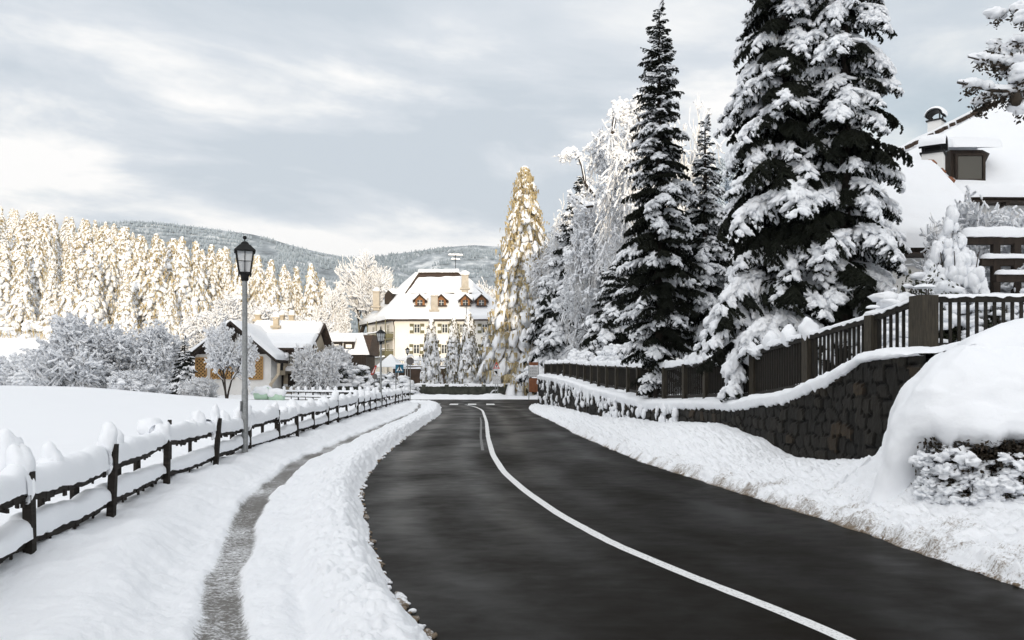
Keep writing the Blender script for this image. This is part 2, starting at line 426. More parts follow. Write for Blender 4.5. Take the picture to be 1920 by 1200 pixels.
def ground_z(x, y):
    x = np.asarray(x, float); y = np.asarray(y, float)
    z = np.zeros(np.broadcast(x, y).shape) + .06
    left = S(-7, -10, x)
    z = z + left * .07
    z = z + 1.25 * S(-16, -34, x) * S(20, 50, y) * (1 - S(62, 80, y)) - .9 * S(-16, -40, x) * S(62, 72, y) * (1 - S(84, 110, y))
    z = z + S(-6, -14, x) * S(80, 140, y) * (2.2 + 7.5 * S(-18, -75, x))                 # rise towards the wood
    z = z + S(138, 262, y) * (4 + 30 * S(-35, -150, x)) * S(10, -10, x)
    z = z + S(-14, -4, x) * S(92, 130, y) * 2.4
    # garden behind the retaining wall
    wx = wx_(np.clip(y, 2, 60)); g = fz_(np.clip(y, 11, 57)) + .5 * S(2, 14, x - wx)
    on = S(.9, 2.4, x - wx) * S(4, 9, y) * (1 - S(58, 66, y))
    z = z * (1 - on) + g * on
    z = z + S(10, 16, x) * S(56, 75, y) * 2.0
    z = z + S(95, 330, y) * S(-4, 45, x) * 66
    # unseen long ridge added behind the photographer to keep the street in the shade
    z = z + S(-45, -160, y) * 38
    z = z + .05 * fbm(x * .35, y * .35, 0, 3) * (1 - S(60, 120, y))
    # below the road, the path and the verges
    yy = np.clip(y, 2, 84)
    strip = S(-6.5, -5.6, x - xl_(yy)) * (1 - S(-.3, .5, x - np.where(y < 58, wx, 60))) * (1 - S(88, 91, y)) * S(-4, 0, y)
    z = z * (1 - strip) - .10 * strip
    return z
def gz(x, y): return float(ground_z(np.array([x]), np.array([y]))[0])

# ---- ground sheet
def graded(a, fine, n):
    u = np.linspace(-1, 1, n); k = math.asinh(a / fine)
    return fine * np.sinh(u * k)
gx = graded(3200, 2.2, 320); gy = graded(3200, 2.6, 340) + 12
Xg, Yg = np.meshgrid(gx, gy)
Zg = ground_z(Xg, Yg)
Zg = Zg - 50 * S(420, 1500, np.hypot(Xg, Yg))
mb = MB(); mb.grid(np.stack([Xg, Yg, Zg], -1))
ground = mb.build('snow_ground', M['snow'], smooth=True, kind='structure')

# ---- road
ys = np.concatenate([np.linspace(-12, 1.4, 12), np.exp(np.linspace(math.log(1.5), math.log(90), 200))])
lo = np.where(ys < 1.5, 1.2 - (ys - 1.5) * .7, xl_(np.clip(ys, 1.5, 84))) - .25
hi = np.where(ys < 1.5, 5.1 - (ys - 1.5) * .45, xr_(np.clip(ys, 1.5, 84))) + .25
t = np.linspace(0, 1, 72)
mb = MB(); Xr = lo[:, None] * (1 - t) + hi[:, None] * t
mb.grid(np.stack([Xr, np.repeat(ys[:, None], 72, 1), np.zeros_like(Xr)], -1))
lat = Xr - xc_(np.clip(ys, 1.5, 62))[:, None]
trk = sum(np.exp(-((lat - c_) / .30) ** 2) for c_ in (-2.0, -.65, .75, 2.2))
mb.build('road', M['asphalt'], smooth=True, attrs={'track': trk}, kind='structure')
def stripe(xf, y0, y1, w, z, name, mt, off=0.0):
    y = np.exp(np.linspace(math.log(y0), math.log(y1), 160)); x = xf(y) + off
    dx = np.gradient(x, y); nrm = np.stack([np.ones_like(y), -dx], 1); nrm /= np.linalg.norm(nrm, axis=1)[:, None]
    c = np.stack([x, y], 1)
    jag = .006 * fbm(y * 9, 3.3, 0, 2)[:, None]
    X = np.stack([c - nrm * (w / 2 + jag), c + nrm * (w / 2 + jag)], 1)
    X = np.concatenate([X, np.full(X.shape[:2] + (1,), z)], -1)
    b = MB(); b.grid(X); return b.build(name, mt, kind='structure')
stripe(xc_, 3.6, 62, .125, .004, 'centre_line_marking', M['paint'])
stripe(xc_, 21, 40, .07, .004, 'faded_line_marking', M['faint'], -.22)
mb = MB()
for k in range(6):                                                  # zebra crossing at the far end
    x0 = -8.6 + k * 1.35
    mb.add([(x0, 61.6, .004), (x0 + .62, 61.6, .004), (x0 + .5, 64.8, .004), (x0 - .12, 64.8, .004)], [(0, 1, 2, 3)])
mb.build('zebra_crossing_marking', M['paint'], kind='structure')

# ---- trodden pavement and ploughed bank on the left
yb = np.exp(np.linspace(math.log(1.6), math.log(78), 620))
tb = np.concatenate([np.linspace(-.12, .7, 62), np.linspace(.72, 3.6, 130), np.linspace(3.65, 6.3, 36)])
Yb, Tb = np.meshgrid(yb, tb, indexing='ij')
XL = xl_(Yb); Xb = XL - Tb
edge = .07 * fbm(Yb * 1.6, 5.1, 0, 3) + .035 * fbm(Yb * 7, 1.1, 0, 3)
T2 = Tb + edge
tp = 1.42 + .10 * fbm(Yb * .35, 9.1, 0, 2) - .12 * S(9, 5, Yb)
wp = .215 * (1 - .35 * S(18, 40, Yb)) + .05 * fbm(Yb * 2.2, 2.2, 0, 3)
fence_t = xl_(Yb) - lfx_(Yb)
ridge = .25 * S(0, .32, T2) - .13 * S(.45, 1.0, T2)
gutter = -.09 * np.exp(-((Tb - .78 - .05 * fbm(Yb * 1.3, 4, 0, 2)) / .10) ** 2) * S(10, 7, Yb)
rise = (.17 + .06 * fbm(Yb * .5, Tb * .6, 2, 3)) * S(.30, .95, np.abs(0) + (Tb - tp)) + .0
fall = -.20 * S(0, 1.2, Tb - fence_t) * 1.0
Zb = ridge + gutter + rise + fall
path = np.clip(1 - np.abs(Tb - tp) / wp, 0, 1); pathm = S(0, .5, path)
Zb = Zb - .055 * pathm + .022 * pathm * fbm(Xb * 7, Yb * 5, 4, 3)
near = S(40, 6, Yb)
lump = .085 * fbm(Xb * 1.1, Yb * 1.1, 0, 3) * S(.9, 2.0, Tb) + .045 * fbm(Xb * 3.1, Yb * 3.1, 1, 4)
chunk = np.abs(fbm(Xb * 9, Yb * 9, 3, 4)) * .085 * (1 - .6 * S(.6, 1.0, Tb)) * (1 - .75 * S(1.9, 2.6, Tb)) + .012 * fbm(Xb * 26, Yb * 26, 0, 2)
Zb = Zb + (lump + chunk) * S(.0, .12, T2) * (1 - .75 * pathm)
scallop = .05 * np.abs(np.sin(Yb * 2.1 + 2.2 * fbm(Yb * .7, Tb, 0, 2))) * np.exp(-((Tb - 2.1) / .35) ** 2)
Zb = Zb + scallop
Zb = np.where(T2 < .02, -.03, Zb)
Zb = Zb - .35 * S(5.7, 6.3, Tb)
endf = 1 - S(63, 76, Yb) * .5
Zb = np.where(Zb > 0, Zb * endf, Zb)
dirt = .66 * pathm + .25 * np.clip(path * 1.6, 0, 1) * 0 - .32
edge_d = .50 * np.exp(-np.clip(T2, 0, 9) / .07) + .12 * np.exp(-np.clip(T2, 0, 9) / .4)
patch = .26 * fbm(Xb * 1.6, Yb * .8, 7, 3) * (pathm > 0)
dirt = dirt + edge_d + patch + .16 * np.exp(-(np.abs(Tb - tp) / .5) ** 2)
mb = MB(); mb.grid(np.stack([Xb, Yb, Zb], -1), flip=True)
mb.build('snowy_pavement', M['bank'], smooth=True, attrs={'dirt': dirt}, kind='structure')
def bank_z(x, y):
    i = np.argmin(np.abs(yb - y)); j = np.argmin(np.abs(tb - (float(xl_(y)) - x)))
    return float(Zb[i, j])
# loose clods along the road edge
rng = np.random.default_rng(5)
n = 420
yc = np.exp(rng.uniform(math.log(3.6), math.log(40), n)); tc_ = np.abs(rng.normal(0, .09, n)) - .04
cc = np.stack([xl_(yc) - tc_ - .02, yc, np.full(n, .012)], 1); rr = rng.uniform(.010, .030, n)[:, None] * np.array([1.25, 1, .8])
mb = MB(); mb.lumps(cc, rr, rng=rng, sub=1, amp=.35)
n = 420
yc = np.exp(rng.uniform(math.log(4.5), math.log(40), n)); tc_ = np.abs(rng.normal(0, .16, n)) - .09
cc2 = np.stack([xr_(yc) + tc_ + .12, yc, np.full(n, .012)], 1); rr2 = rng.uniform(.006, .028, n)[:, None] * np.array([1.25, 1, .8])
mb.lumps(cc2, rr2, rng=rng, sub=1, amp=.35)
nv = sum(len(v) for v in mb.V)
o = mb.build('snow_clods', M['verge'], smooth=True, attrs={'dirt': np.repeat(rng.uniform(-.1, .9, nv // 42), 42)}); o['kind'] = 'stuff'
o['label'] = 'loose dirty snow crumbs along both road edges'; o['category'] = 'snow'

# ---- ploughed dirty verge on the right
yv = np.exp(np.linspace(math.log(1.6), math.log(60), 580)); uv = np.linspace(0, 1, 190)
Yv, Uv = np.meshgrid(yv, uv, indexing='ij')
wend = np.where(Yv < 11.5, np.interp(Yv, [3, 6, 8.5, 10.5, 11.5], [14, 11, 8, 6.2, 5.6]), wx_(Yv) + .12)
XRv = xr_(Yv); Wv = np.maximum(wend - XRv, .25)
Tv = -.10 + Uv ** 1.15 * (Wv + .10); Xv = XRv + Tv
e2 = Tv + .06 * fbm(Yv * 1.7, 8.8, 0, 3) + .04 * fbm(Yv * 7, 3.3, 0, 3)
kk = .11 * S(0, .22, e2) + .20 * S(.2, 2.0, e2) * S(34, 18, Yv) * (1 - .5 * S(12, 9.5, Yv)) + .10 * S(.2, 1.4, e2)
kk = kk + S(13.5, 9, Yv) * .05 * S(.1, 1.35, e2)
pile = np.exp(-((Yv - 20.5) / 3.2) ** 2) * .26 * S(.4, 1.9, e2) + np.exp(-((Yv - 28) / 4) ** 2) * .16 * S(.4, 1.5, e2) - np.exp(-((Yv - 15.6) / 1.5) ** 2) * .16 * S(.5, 1.8, e2)
Zv = kk + pile + .05 * fbm(Xv * 1.2, Yv * 1.2, 0, 3) * S(0, .6, e2)
ch = np.abs(fbm(Xv * 7.5, Yv * 7.5, 3, 4)) * .14 + np.abs(fbm(Xv * 17, Yv * 17, 1, 3)) * .065
Zv = Zv + ch * S(0, .14, e2) * (1 - .65 * S(1.3, 2.6, e2))
Zv = Zv + .55 * np.exp(-(np.clip(5.55 - Xv, 0, 9) / .62) ** 2 - (np.clip(11.3 - Yv, 0, 9) / .8) ** 2 - (np.clip(Yv - 11.3, 0, 9) / 1.15) ** 2) * S(.3, 1.2, e2)
Zv = Zv + .50 * np.exp(-((Xv - 4.95) / .50) ** 2 - (np.clip(10.5 - Yv, 0, 9) / .42) ** 2 - (np.clip(Yv - 10.5, 0, 9) / .9) ** 2) * S(.3, 1.0, e2)
Zv = np.where(e2 < .015, -.03, Zv)
dv = .32 * np.exp(-np.clip(e2, 0, 9) / .03) + .20 * np.exp(-np.clip(e2, 0, 9) / .16) + .25 * np.exp(-np.clip(e2, 0, 9) / 1.3)
dv = dv + .42 * fbm(Xv * 4.2, Yv * 4.2, 5, 5) * S(2.4, .4, e2) - .22 + .10 * S(24, 8, Yv) * S(1.6, .2, e2)
dv = dv - .16 * S(24, 40, Yv)
mb = MB(); mb.grid(np.stack([Xv, Yv, Zv], -1))
mb.build('ploughed_verge', M['verge'], smooth=True, attrs={'dirt': dv}, kind='structure')

# ---- the big snow mound bulging over the hedge at the right
mp = np.array([(6.2, 13.2), (5.5, 12.2), (5.0, 11.1), (4.70, 10.3), (4.78, 9.75), (5.15, 9.45), (5.8, 9.2), (6.7, 8.95), (8.5, 8.6), (12, 8.2)])
mh = np.array([.86, .92, .98, 1.02, 1.03, 1.03, 1.03, 1.02, 1.0, .98])
seg = np.concatenate([[0], np.cumsum(np.linalg.norm(np.diff(mp, axis=0), axis=1))])
su = np.linspace(0, seg[-1], 260)
px_, py_, ph_ = [np.interp(su, seg, a) for a in (mp[:, 0], mp[:, 1], mh)]
k = np.hanning(21); k /= k.sum()
sm = lambda a: np.convolve(np.pad(a, 10, mode='reflect', reflect_type='odd'), k, 'valid')
px_, py_, ph_ = sm(px_), sm(py_), sm(ph_)
dx, dy = np.gradient(px_), np.gradient(py_); ln = np.hypot(dx, dy); inx, iny = -dy / ln, dx / ln
iny = np.maximum(iny, .30); inx = np.sqrt(np.clip(1 - np.minimum(iny, .995) ** 2, 0, 1)) * np.where(inx < 0, 1, 1)      # pointing inwards
prof = np.array([(.55, .80), (.30, .83), (.08, .88), (-.03, .96), (-.07, 1.06), (-.04, 1.22), (.08, 1.42), (.26, 1.64), (.50, 1.86), (.80, 2.06), (1.15, 2.22), (1.6, 2.34), (2.3, 2.42), (3.2, 2.44), (4.2, 2.40)])
flare = prof.copy(); flare[:7] = [(-.42, .10), (-.36, .32), (-.30, .54), (-.23, .74), (-.15, .96), (-.06, 1.22), (.07, 1.46)]
pu = np.linspace(0, len(prof) - 1, 120)
k7 = np.hanning(11); k7 /= k7.sum(); s7 = lambda a: np.convolve(np.pad(a, 5, mode='reflect', reflect_type='odd'), k7, 'valid')
def pcurve(p): return s7(np.interp(pu, np.arange(len(p)), p[:, 0])), s7(np.interp(pu, np.arange(len(p)), p[:, 1]))
qa, za_ = pcurve(prof); qb, zb_ = pcurve(flare)
ovh = S(.285, .335, su / su[-1] + .03 * fbm(su * 2, 1.5, 0, 2))[:, None]
pq = qa[None] * ovh + qb[None] * (1 - ovh); pz = za_[None] * ovh + zb_[None] * (1 - ovh)
SU, _ = np.meshgrid(su, pu, indexing='ij')
qlim = np.interp(su / su[-1], [0, 1], [.80, .80])[:, None]; PQ = np.where(pq > .2, np.minimum(pq, qlim), pq); pz = np.where((pq > .2) & (pq > qlim), np.interp(qlim, prof[3:, 0], prof[3:, 1]) - .9 * S(0, .6, pq - qlim), pz)
bz_drop = 1.6 * (1 - S(0, .07, su / su[-1]))[:, None]
bx = px_[:, None] + inx[:, None] * PQ; by = py_[:, None] + iny[:, None] * PQ
bz = np.where(pz > .8, .93 + (pz - .80) * ph_[:, None] * .93, pz * .93 / .8)
lowf = 1 - S(.85, 1.3, pz)
bz = bz + lowf * (.14 * fbm(SU * 1.9, 2.2, 0, 3) + .10 * fbm(SU * 6, 1.2, 0, 3)) + .05 * fbm(bx * .9, by * .9, bz, 3) + .035 * fbm(bx * 3.4, by * 3.4, bz * 3.4, 5) + .10 * np.abs(fbm(bx * 1.7, by * 1.7, bz * 2.5, 4)) + .02 * np.abs(fbm(bx * 9, by * 9, bz * 9, 3)) + .02 * np.abs(fbm(bx * 13, by * 13, bz * 13, 3)) * (1 - ovh) * (1 - S(.9, 1.5, pz))
bz = bz - bz_drop
bulge = .17 * fbm(bx * 1.3 + 9, by * 1.3, bz * 1.3, 3)
bx = bx - inx[:, None] * bulge; by = by - iny[:, None] * bulge
mb = MB(); mb.grid(np.stack([bx, by, bz], -1))
gx_, gy_ = np.meshgrid(np.linspace(4.6, 13, 150), np.linspace(8.2, 15, 120), indexing='ij')      # rounded top of the bank
dd_ = np.hypot(gx_[..., None] - px_, gy_[..., None] - py_); kn = dd_.argmin(-1); qn = dd_.min(-1)
rx, ry = -np.gradient(py_), np.gradient(px_); inside = (gx_ - px_[kn]) * rx[kn] + (gy_ - py_[kn]) * ry[kn] > 0
qn = np.where(inside, qn, 0)
tz = .98 + (np.interp(qn, prof[3:, 0], prof[3:, 1]) - .80) * .95 + .05 * fbm(gx_ * 1.1, gy_ * 1.1, 0, 4) + .045 * fbm(gx_ * 3.2, gy_ * 3.2, 0, 5)
tz = tz + .05 - 1.6 * (1 - S(.35, .75, qn)) - 1.5 * S(13.2, 14.6, gy_)
mb.grid(np.stack([gx_, gy_, tz], -1), flip=True)
mb.build('snow_mound', M['snow'], smooth=True, kind='structure')
# ---- far snow bank beyond the junction
xs = np.linspace(-46, 40, 520); tt = np.linspace(0, 1, 30)
XX, TT = np.meshgrid(xs, tt, indexing='ij')
YY = 79.5 + TT * 9.0 + .5 * fbm(XX * .5, 0, 0, 3)
ZZ = (.42 + .22 * fbm(XX * .5, 7, 0, 4)) * S(0, .22, TT) + .10 * fbm(XX * 1.5, YY * 1.5, 0, 3) * S(0, .1, TT) - .25 * S(.85, 1, TT) - .05
mb = MB(); mb.grid(np.stack([XX, YY, ZZ], -1), flip=True)
mb.build('far_snow_bank', M['verge'], smooth=True, attrs={'dirt': .55 * np.exp(-TT / .03) + .2 * np.exp(-TT / .12) - .3}, kind='structure')

# ------------------------------------------------------------------ conifers
def unit(v): return v / (np.linalg.norm(v, axis=-1, keepdims=True) + 1e-9)

def needles(P0, P1, K, ln, wd, rng):
    """bristly twigs: K needle blades on every twig from P0 to P1 plus two crossed core blades"""
    n = len(P0); ax = unit(P1 - P0)
    rf = rng.normal(size=(n, 3)); s1 = unit(np.cross(ax, rf)); s2 = np.cross(ax, s1)
    t = rng.random((n, K)); th = rng.random((n, K)) * 2 * math.pi
    base = P0[:, None] + (P1 - P0)[:, None] * t[..., None]
    rad = np.cos(th)[..., None] * s1[:, None] + np.sin(th)[..., None] * s2[:, None]
    tan = np.cross(np.broadcast_to(ax[:, None], rad.shape), rad)
    L = ln * (1 - .45 * t) * rng.uniform(.7, 1.2, (n, K))
    tip = base + (rad * .8 + ax[:, None] * .65) * L[..., None]
    V = np.stack([base - tan * wd - ax[:, None] * wd, base + tan * wd + ax[:, None] * wd, tip], 2).reshape(-1, 3)
    T = np.arange(len(V)).reshape(-1, 3)
    w = ln * .42
    q = []
    for s in (s1, s2):
        q.append(np.stack([P0 - s * w, P0 + s * w, P1 + s * w * .35, P1 - s * w * .35], 1).reshape(-1, 3))
    Q = np.concatenate(q); QF = np.arange(len(Q)).reshape(-1, 4)
    return V, T, Q, QF

def spruce_bough(seed, nlat, K, nl=.05, wd=.008, spread=.42, sagk=1.0, subs=3, ls=1):
    """one flat bough, unit length along +x (real length about 2 m): needles and snow pillows"""
    rng = np.random.default_rng(seed)
    x0 = np.sort(rng.uniform(.06, .99, nlat)); sd = np.where(np.arange(nlat) % 2, 1, -1)
    ln = spread * (1.05 - .75 * x0) * rng.uniform(.7, 1.15, nlat) * (.5 + .5 * S(0, .22, x0))
    an = R_(52) + rng.normal(0, .16, nlat)
    sag = rng.uniform(.15, .75, nlat) * sagk
    d = unit(np.stack([np.cos(an), sd * np.sin(an), -sag], 1))
    A = np.stack([x0, np.zeros(nlat), np.zeros(nlat)], 1)
    Bp = A + d * ln[:, None]
    P0, P1 = [A, np.array([[0, 0, 0.], [.35, 0, 0], [.7, 0, 0]])], [Bp, np.array([[.35, 0, 0], [.7, 0, 0], [1.02, 0, .0]])]
    for k in range(subs):
        f = (k + .6) / subs
        for s in (-1, 1):
            a2 = A + d * (ln * f)[:, None] + rng.normal(0, .008, (nlat, 3))
            pd = np.stack([d[:, 0] * .8 + .25, d[:, 1] * .55 + s * .42 * np.abs(d[:, 0]), d[:, 2] - rng.uniform(.25, 1.1, nlat) * sagk], 1)
            P0.append(a2); P1.append(a2 + unit(pd) * (ln * .42 * (1.1 - .5 * f))[:, None])
    P0, P1 = np.vstack(P0), np.vstack(P1)
    V, T, Q, QF = needles(P0, P1, K, nl, wd, rng)
    # snow: pillows along the axis, elongated lumps on the laterals
    sm = MB()
    m = 9; xs = np.linspace(.18, .92, m) + rng.normal(0, .03, m)
    hw = spread * (1.0 - .7 * xs) * .38 * rng.uniform(.7, 1.1, m)
    C = np.stack([xs, rng.normal(0, .03, m), .035 + .02 * rng.random(m)], 1)
    Rr = np.stack([np.full(m, .095), hw, .04 + .02 * rng.random(m)], 1)
    keep = (xs > .3) & (xs < .88) & (rng.random(m) < .9)
    sm.lumps(C[keep], Rr[keep], rng=rng, sub=2, amp=.55, fr=2.8)
    keep = rng.random(nlat) < .62
    c = (A + d * (ln * .55)[:, None])[keep] + np.array([0, 0, .025]); dd = d[keep]
    yv = unit(np.cross(np.array([0, 0, 1.]), dd)); zv = np.cross(dd, yv)
    Bf = np.stack([dd, yv, zv], 1)
    lr = ln[keep]
    sm.lumps(c, np.stack([lr * .52,   .024 + .10 * lr * rng.uniform(.6, 1.1, len(lr)), .022 + .05 * lr], 1), Bf, rng, sub=ls, amp=.5, fr=2.6)
    q0, q1 = P0[nlat + 3:], P1[nlat + 3:]; kp = rng.random(len(q0)) < .42; q0, q1 = q0[kp], q1[kp]; dl = np.linalg.norm(q1 - q0, axis=1)
    dd = unit(q1 - q0); yv = unit(np.cross(np.array([0, 0, 1.]), dd)); zv = np.cross(dd, yv)
    sm.lumps((q0 + q1) / 2 + np.array([0, 0, .012]), np.stack([dl * .48, .010 + .10 * dl * rng.uniform(.5, 1.3, len(dl)), .008 + .05 * dl], 1), np.stack([dd, yv, zv], 1), rng, sub=0, amp=.5)
    SV = np.vstack(sm.V); ST = np.vstack([f for f, _ in sm.T])
    return dict(V=np.vstack([V, Q]), T=T, Q=QF + len(V), SV=SV, ST=ST)

def bend(Pt, o, az, L, e0, e1, p=1.2, lat=1.0, roll=0.0):
    """put a bough on the trunk: start angle e0, end angle e1 (radians above the horizontal)"""
    xs = np.linspace(0, 1.1, 23); th = e0 + (e1 - e0) * np.clip(xs, 0, 1.1) ** p
    cx = np.concatenate([[0], np.cumsum(np.cos(th[:-1]) * .05)]); cz = np.concatenate([[0], np.cumsum(np.sin(th[:-1]) * .05)])
    x = np.clip(Pt[:, 0], -.02, 1.09)
    X = np.interp(x, xs, cx); Z = np.interp(x, xs, cz); T = np.interp(x, xs, th)
    y = Pt[:, 1] * lat; z = Pt[:, 2]
    if roll: y, z = y * math.cos(roll) - z * math.sin(roll), y * math.sin(roll) + z * math.cos(roll)
    nx, nz = -np.sin(T), np.cos(T)
    r = (X + nx * z) * L; h = (Z + nz * z) * L; y = y * L
    ca, sa = math.cos(az), math.sin(az)
    return np.stack([o[0] + r * ca - y * sa, o[1] + r * sa + y * ca, o[2] + h], 1)

BIG = [spruce_bough(100 + i, 38, 11, .036, .0062, .40, 1.15, 3, 2) for i in range(5)]
MED = [spruce_bough(200 + i, 20, 12, .055, .0085, .46, .8, 2) for i in range(5)]
SML = [spruce_bough(300 + i, 11, 11, .11, .017, .62, .6, 1) for i in range(4)]

def conifer(name, base, H, rfun, label, group=None, seed=1, dz=.30, nb=5, droop=(.0, -.9), topup=.5, zmin=.06, snow=.56, extra=(), mats=('needle', 'snow_tree'), trunk_r=.17, lean=(0, 0), cat='tree', wide=1.0, lodk=1.0):
    rng = np.random.default_rng(seed)
    t = thing(name, label, cat, base, group)
    base = np.array(base, float)
    tr = MB()
    zz = np.linspace(0, 1, 12)
    tr.tube(np.stack([base[0] + lean[0] * zz, base[1] + lean[1] * zz, base[2] - .3 + (H + .2) * zz], 1), trunk_r * (1 - zz) ** .8 + .012, 9)
    FV, FT, FQ, SVs, STs = [], [], [], [], []; nf = 0; ns = 0
    def put(tm, o, az, L, e0, e1, p, lat, roll, has):
        nonlocal nf, ns
        v = bend(tm['V'], o, az, L, e0, e1, p, lat, roll)
        FV.append(v); FT.append(tm['T'] + nf); FQ.append(tm['Q'] + nf); nf += len(v)
        if has:
            s = bend(tm['SV'], o, az, L, e0, e1, p, lat, roll)
            SVs.append(s); STs.append(tm['ST'] + ns); ns += len(s)
    z = zmin * H
    while z < H * .985:
        f = z / H; L0 = rfun(f)
        k = max(3, int(round(nb * (1 if f < .85 else .8))))
        a0 = rng.random() * 6.28
        for j in range(k):
            az = a0 + j * 6.283 / k + rng.normal(0, .25)
            zj = z + rng.uniform(-.5, .5) * dz
            fj = min(max(zj / H, 0), .99)
            L = rfun(fj) * rng.uniform(.72, 1.12)
            e0 = droop[0] + topup * S(.55, 1, fj) + rng.normal(0, .08)
            e1 = droop[1] * (1 - .75 * S(.6, 1, fj)) + rng.normal(0, .16)
            real = max(L, .2) * 1.12
            Ls = real
            tm = (BIG if Ls * lodk > 1.15 else MED if Ls * lodk > .6 else SML)
            tm = tm[rng.integers(len(tm))]
            o = np.array([base[0] + lean[0] * fj, base[1] + lean[1] * fj, base[2] + zj])
            put(tm, o, az, Ls, float(e0), float(e1), rng.uniform(.9, 1.5), rng.uniform(.8, 1.2) * wide, rng.normal(0, .15), rng.random() < snow)
        z += dz * (1.15 - .45 * f) * rng.uniform(.85, 1.15)
    for (zj, az, L, e0, e1, p) in extra:
        o = np.array([base[0], base[1], base[2] + zj])
        put(BIG[rng.integers(5)], o, az, L, e0, e1, p, .8, 0, True)
    # leader
    put(SML[0], base + np.array([lean[0], lean[1], H - .45]), 0, .6, R_(80), R_(88), 1, .7, 0, True)
    tr.build('trunk', M['bark'], t, True)
    f = MB(); f.V = FV; f.n = nf; f.T = [(x, 0) for x in FT] + [(x, 0) for x in FQ]
    f.build('foliage', M[mats[0]], t)
    s = MB(); s.V = SVs; s.n = ns; s.T = [(x, 0) for x in STs]
    s.build('snow_load', M[mats[1]], t, True)
    return t

# ------------------------------------------------------------------ distant snowy larches
def larch(name, H, R, label, seed, nb=110, group=None, mats=('larch', 'snow_far'), droop=1.0, dens=1.0, z0=.10, pw=.8, cover=.8, base=(0, 0, 0), st=5, icon=0, fring=7, wk=.95):
    rng = np.random.default_rng(seed)
    t = thing(name, label, 'tree', base, group); base = np.array(base, float)
    tr = MB(); zz = np.linspace(0, 1, 7)
    tr.tube(np.stack([base[0] + 0 * zz, base[1] + 0 * zz, base[2] - .5 + (H + .3) * zz], 1), .018 * H * (1 - zz) ** .8 + .03, 6)
    f = z0 + (1 - z0) * (np.arange(nb) + rng.random(nb)) / nb
    f = np.clip(f, 0, .995)
    az = np.arange(nb) * 2.399 + rng.normal(0, .4, nb)
    L = (R * (1 - f) ** pw * (.55 + .45 * S(z0 - .05, z0 + .15, f)) + .05 * R) * rng.uniform(.6, 1.2, nb)
    s = (np.arange(st) + .6) / st
    sg = np.broadcast_to(s[None], (nb, st)) + rng.normal(0, .03, (nb, st))
    up = .35 * S(.6, 1, f)[:, None]
    r = L[:, None] * (sg - .18 * sg ** 2); h = L[:, None] * ((up + .05) * sg - droop * .75 * sg ** 2)
    ca, sa = np.cos(az)[:, None], np.sin(az)[:, None]
    C = np.stack([r * ca, r * sa, f[:, None] * H + h], -1)
    slope = (up + .05) - droop * 1.5 * sg
    tg = unit(np.stack([ca * (1 - .3 * sg), sa * (1 - .3 * sg), slope], -1))
    side = np.stack([-sa + 0 * sg, ca + 0 * sg, 0 * sg], -1)
    nz = np.cross(tg, side)
    Bf = np.stack([tg, side, nz], -2).reshape(-1, 3, 3)
    n = nb * st
    Lr = np.repeat(L[:, None], st, 1)
    sz = (.55 / st + .10) * Lr * rng.uniform(.8, 1.25, (nb, st)) + .10
    wd = wk * (.19 * Lr + .18) * (1.15 - .5 * sg) * rng.uniform(.7, 1.3, (nb, st))
    Rd = np.stack([sz, wd, .35 * wd + .06], -1).reshape(-1, 3)
    C = C.reshape(-1, 3); kp = rng.random(n) < cover
    jit = rng.normal(0, 1, (n, 3)) * (.05 * Lr.reshape(-1, 1))
    sm = MB(); sm.lumps((C + jit)[kp] + base, Rd[kp], Bf[kp], rng, sub=icon, amp=.55, fr=1.7)
    # hanging golden sprays below each pillow
    K = fring
    off = rng.normal(0, 1, (n, K, 3)) * np.stack([Rd[:, 0] * .6, Rd[:, 0] * .6, .2 * Rd[:, 2]], -1)[:, None]
    tp = C[:, None] + off - np.array([0, 0, .02])
    ln = (.30 * Rd[:, 0:1] + .35) * rng.uniform(.6, 1.5, (n, K)) * dens
    w = (.05 + .10 * ln)
    phi = rng.random((n, K)) * 6.28; dvec = np.stack([np.cos(phi), np.sin(phi), 0 * phi], -1) * w[..., None]
    tip = tp + np.stack([rng.normal(0, .12, (n, K)) * ln, rng.normal(0, .12, (n, K)) * ln, -ln], -1)
    V = np.stack([tp - dvec, tp + dvec, tip], 2).reshape(-1, 3) + base
    tr.build('trunk', M['bark'], t, True)
    fm = MB(); fm.add(V, np.arange(len(V)).reshape(-1, 3)); fm.build('foliage', M[mats[0]], t)
    sm.build('snow_load', M[mats[1]], t, True)
    return t

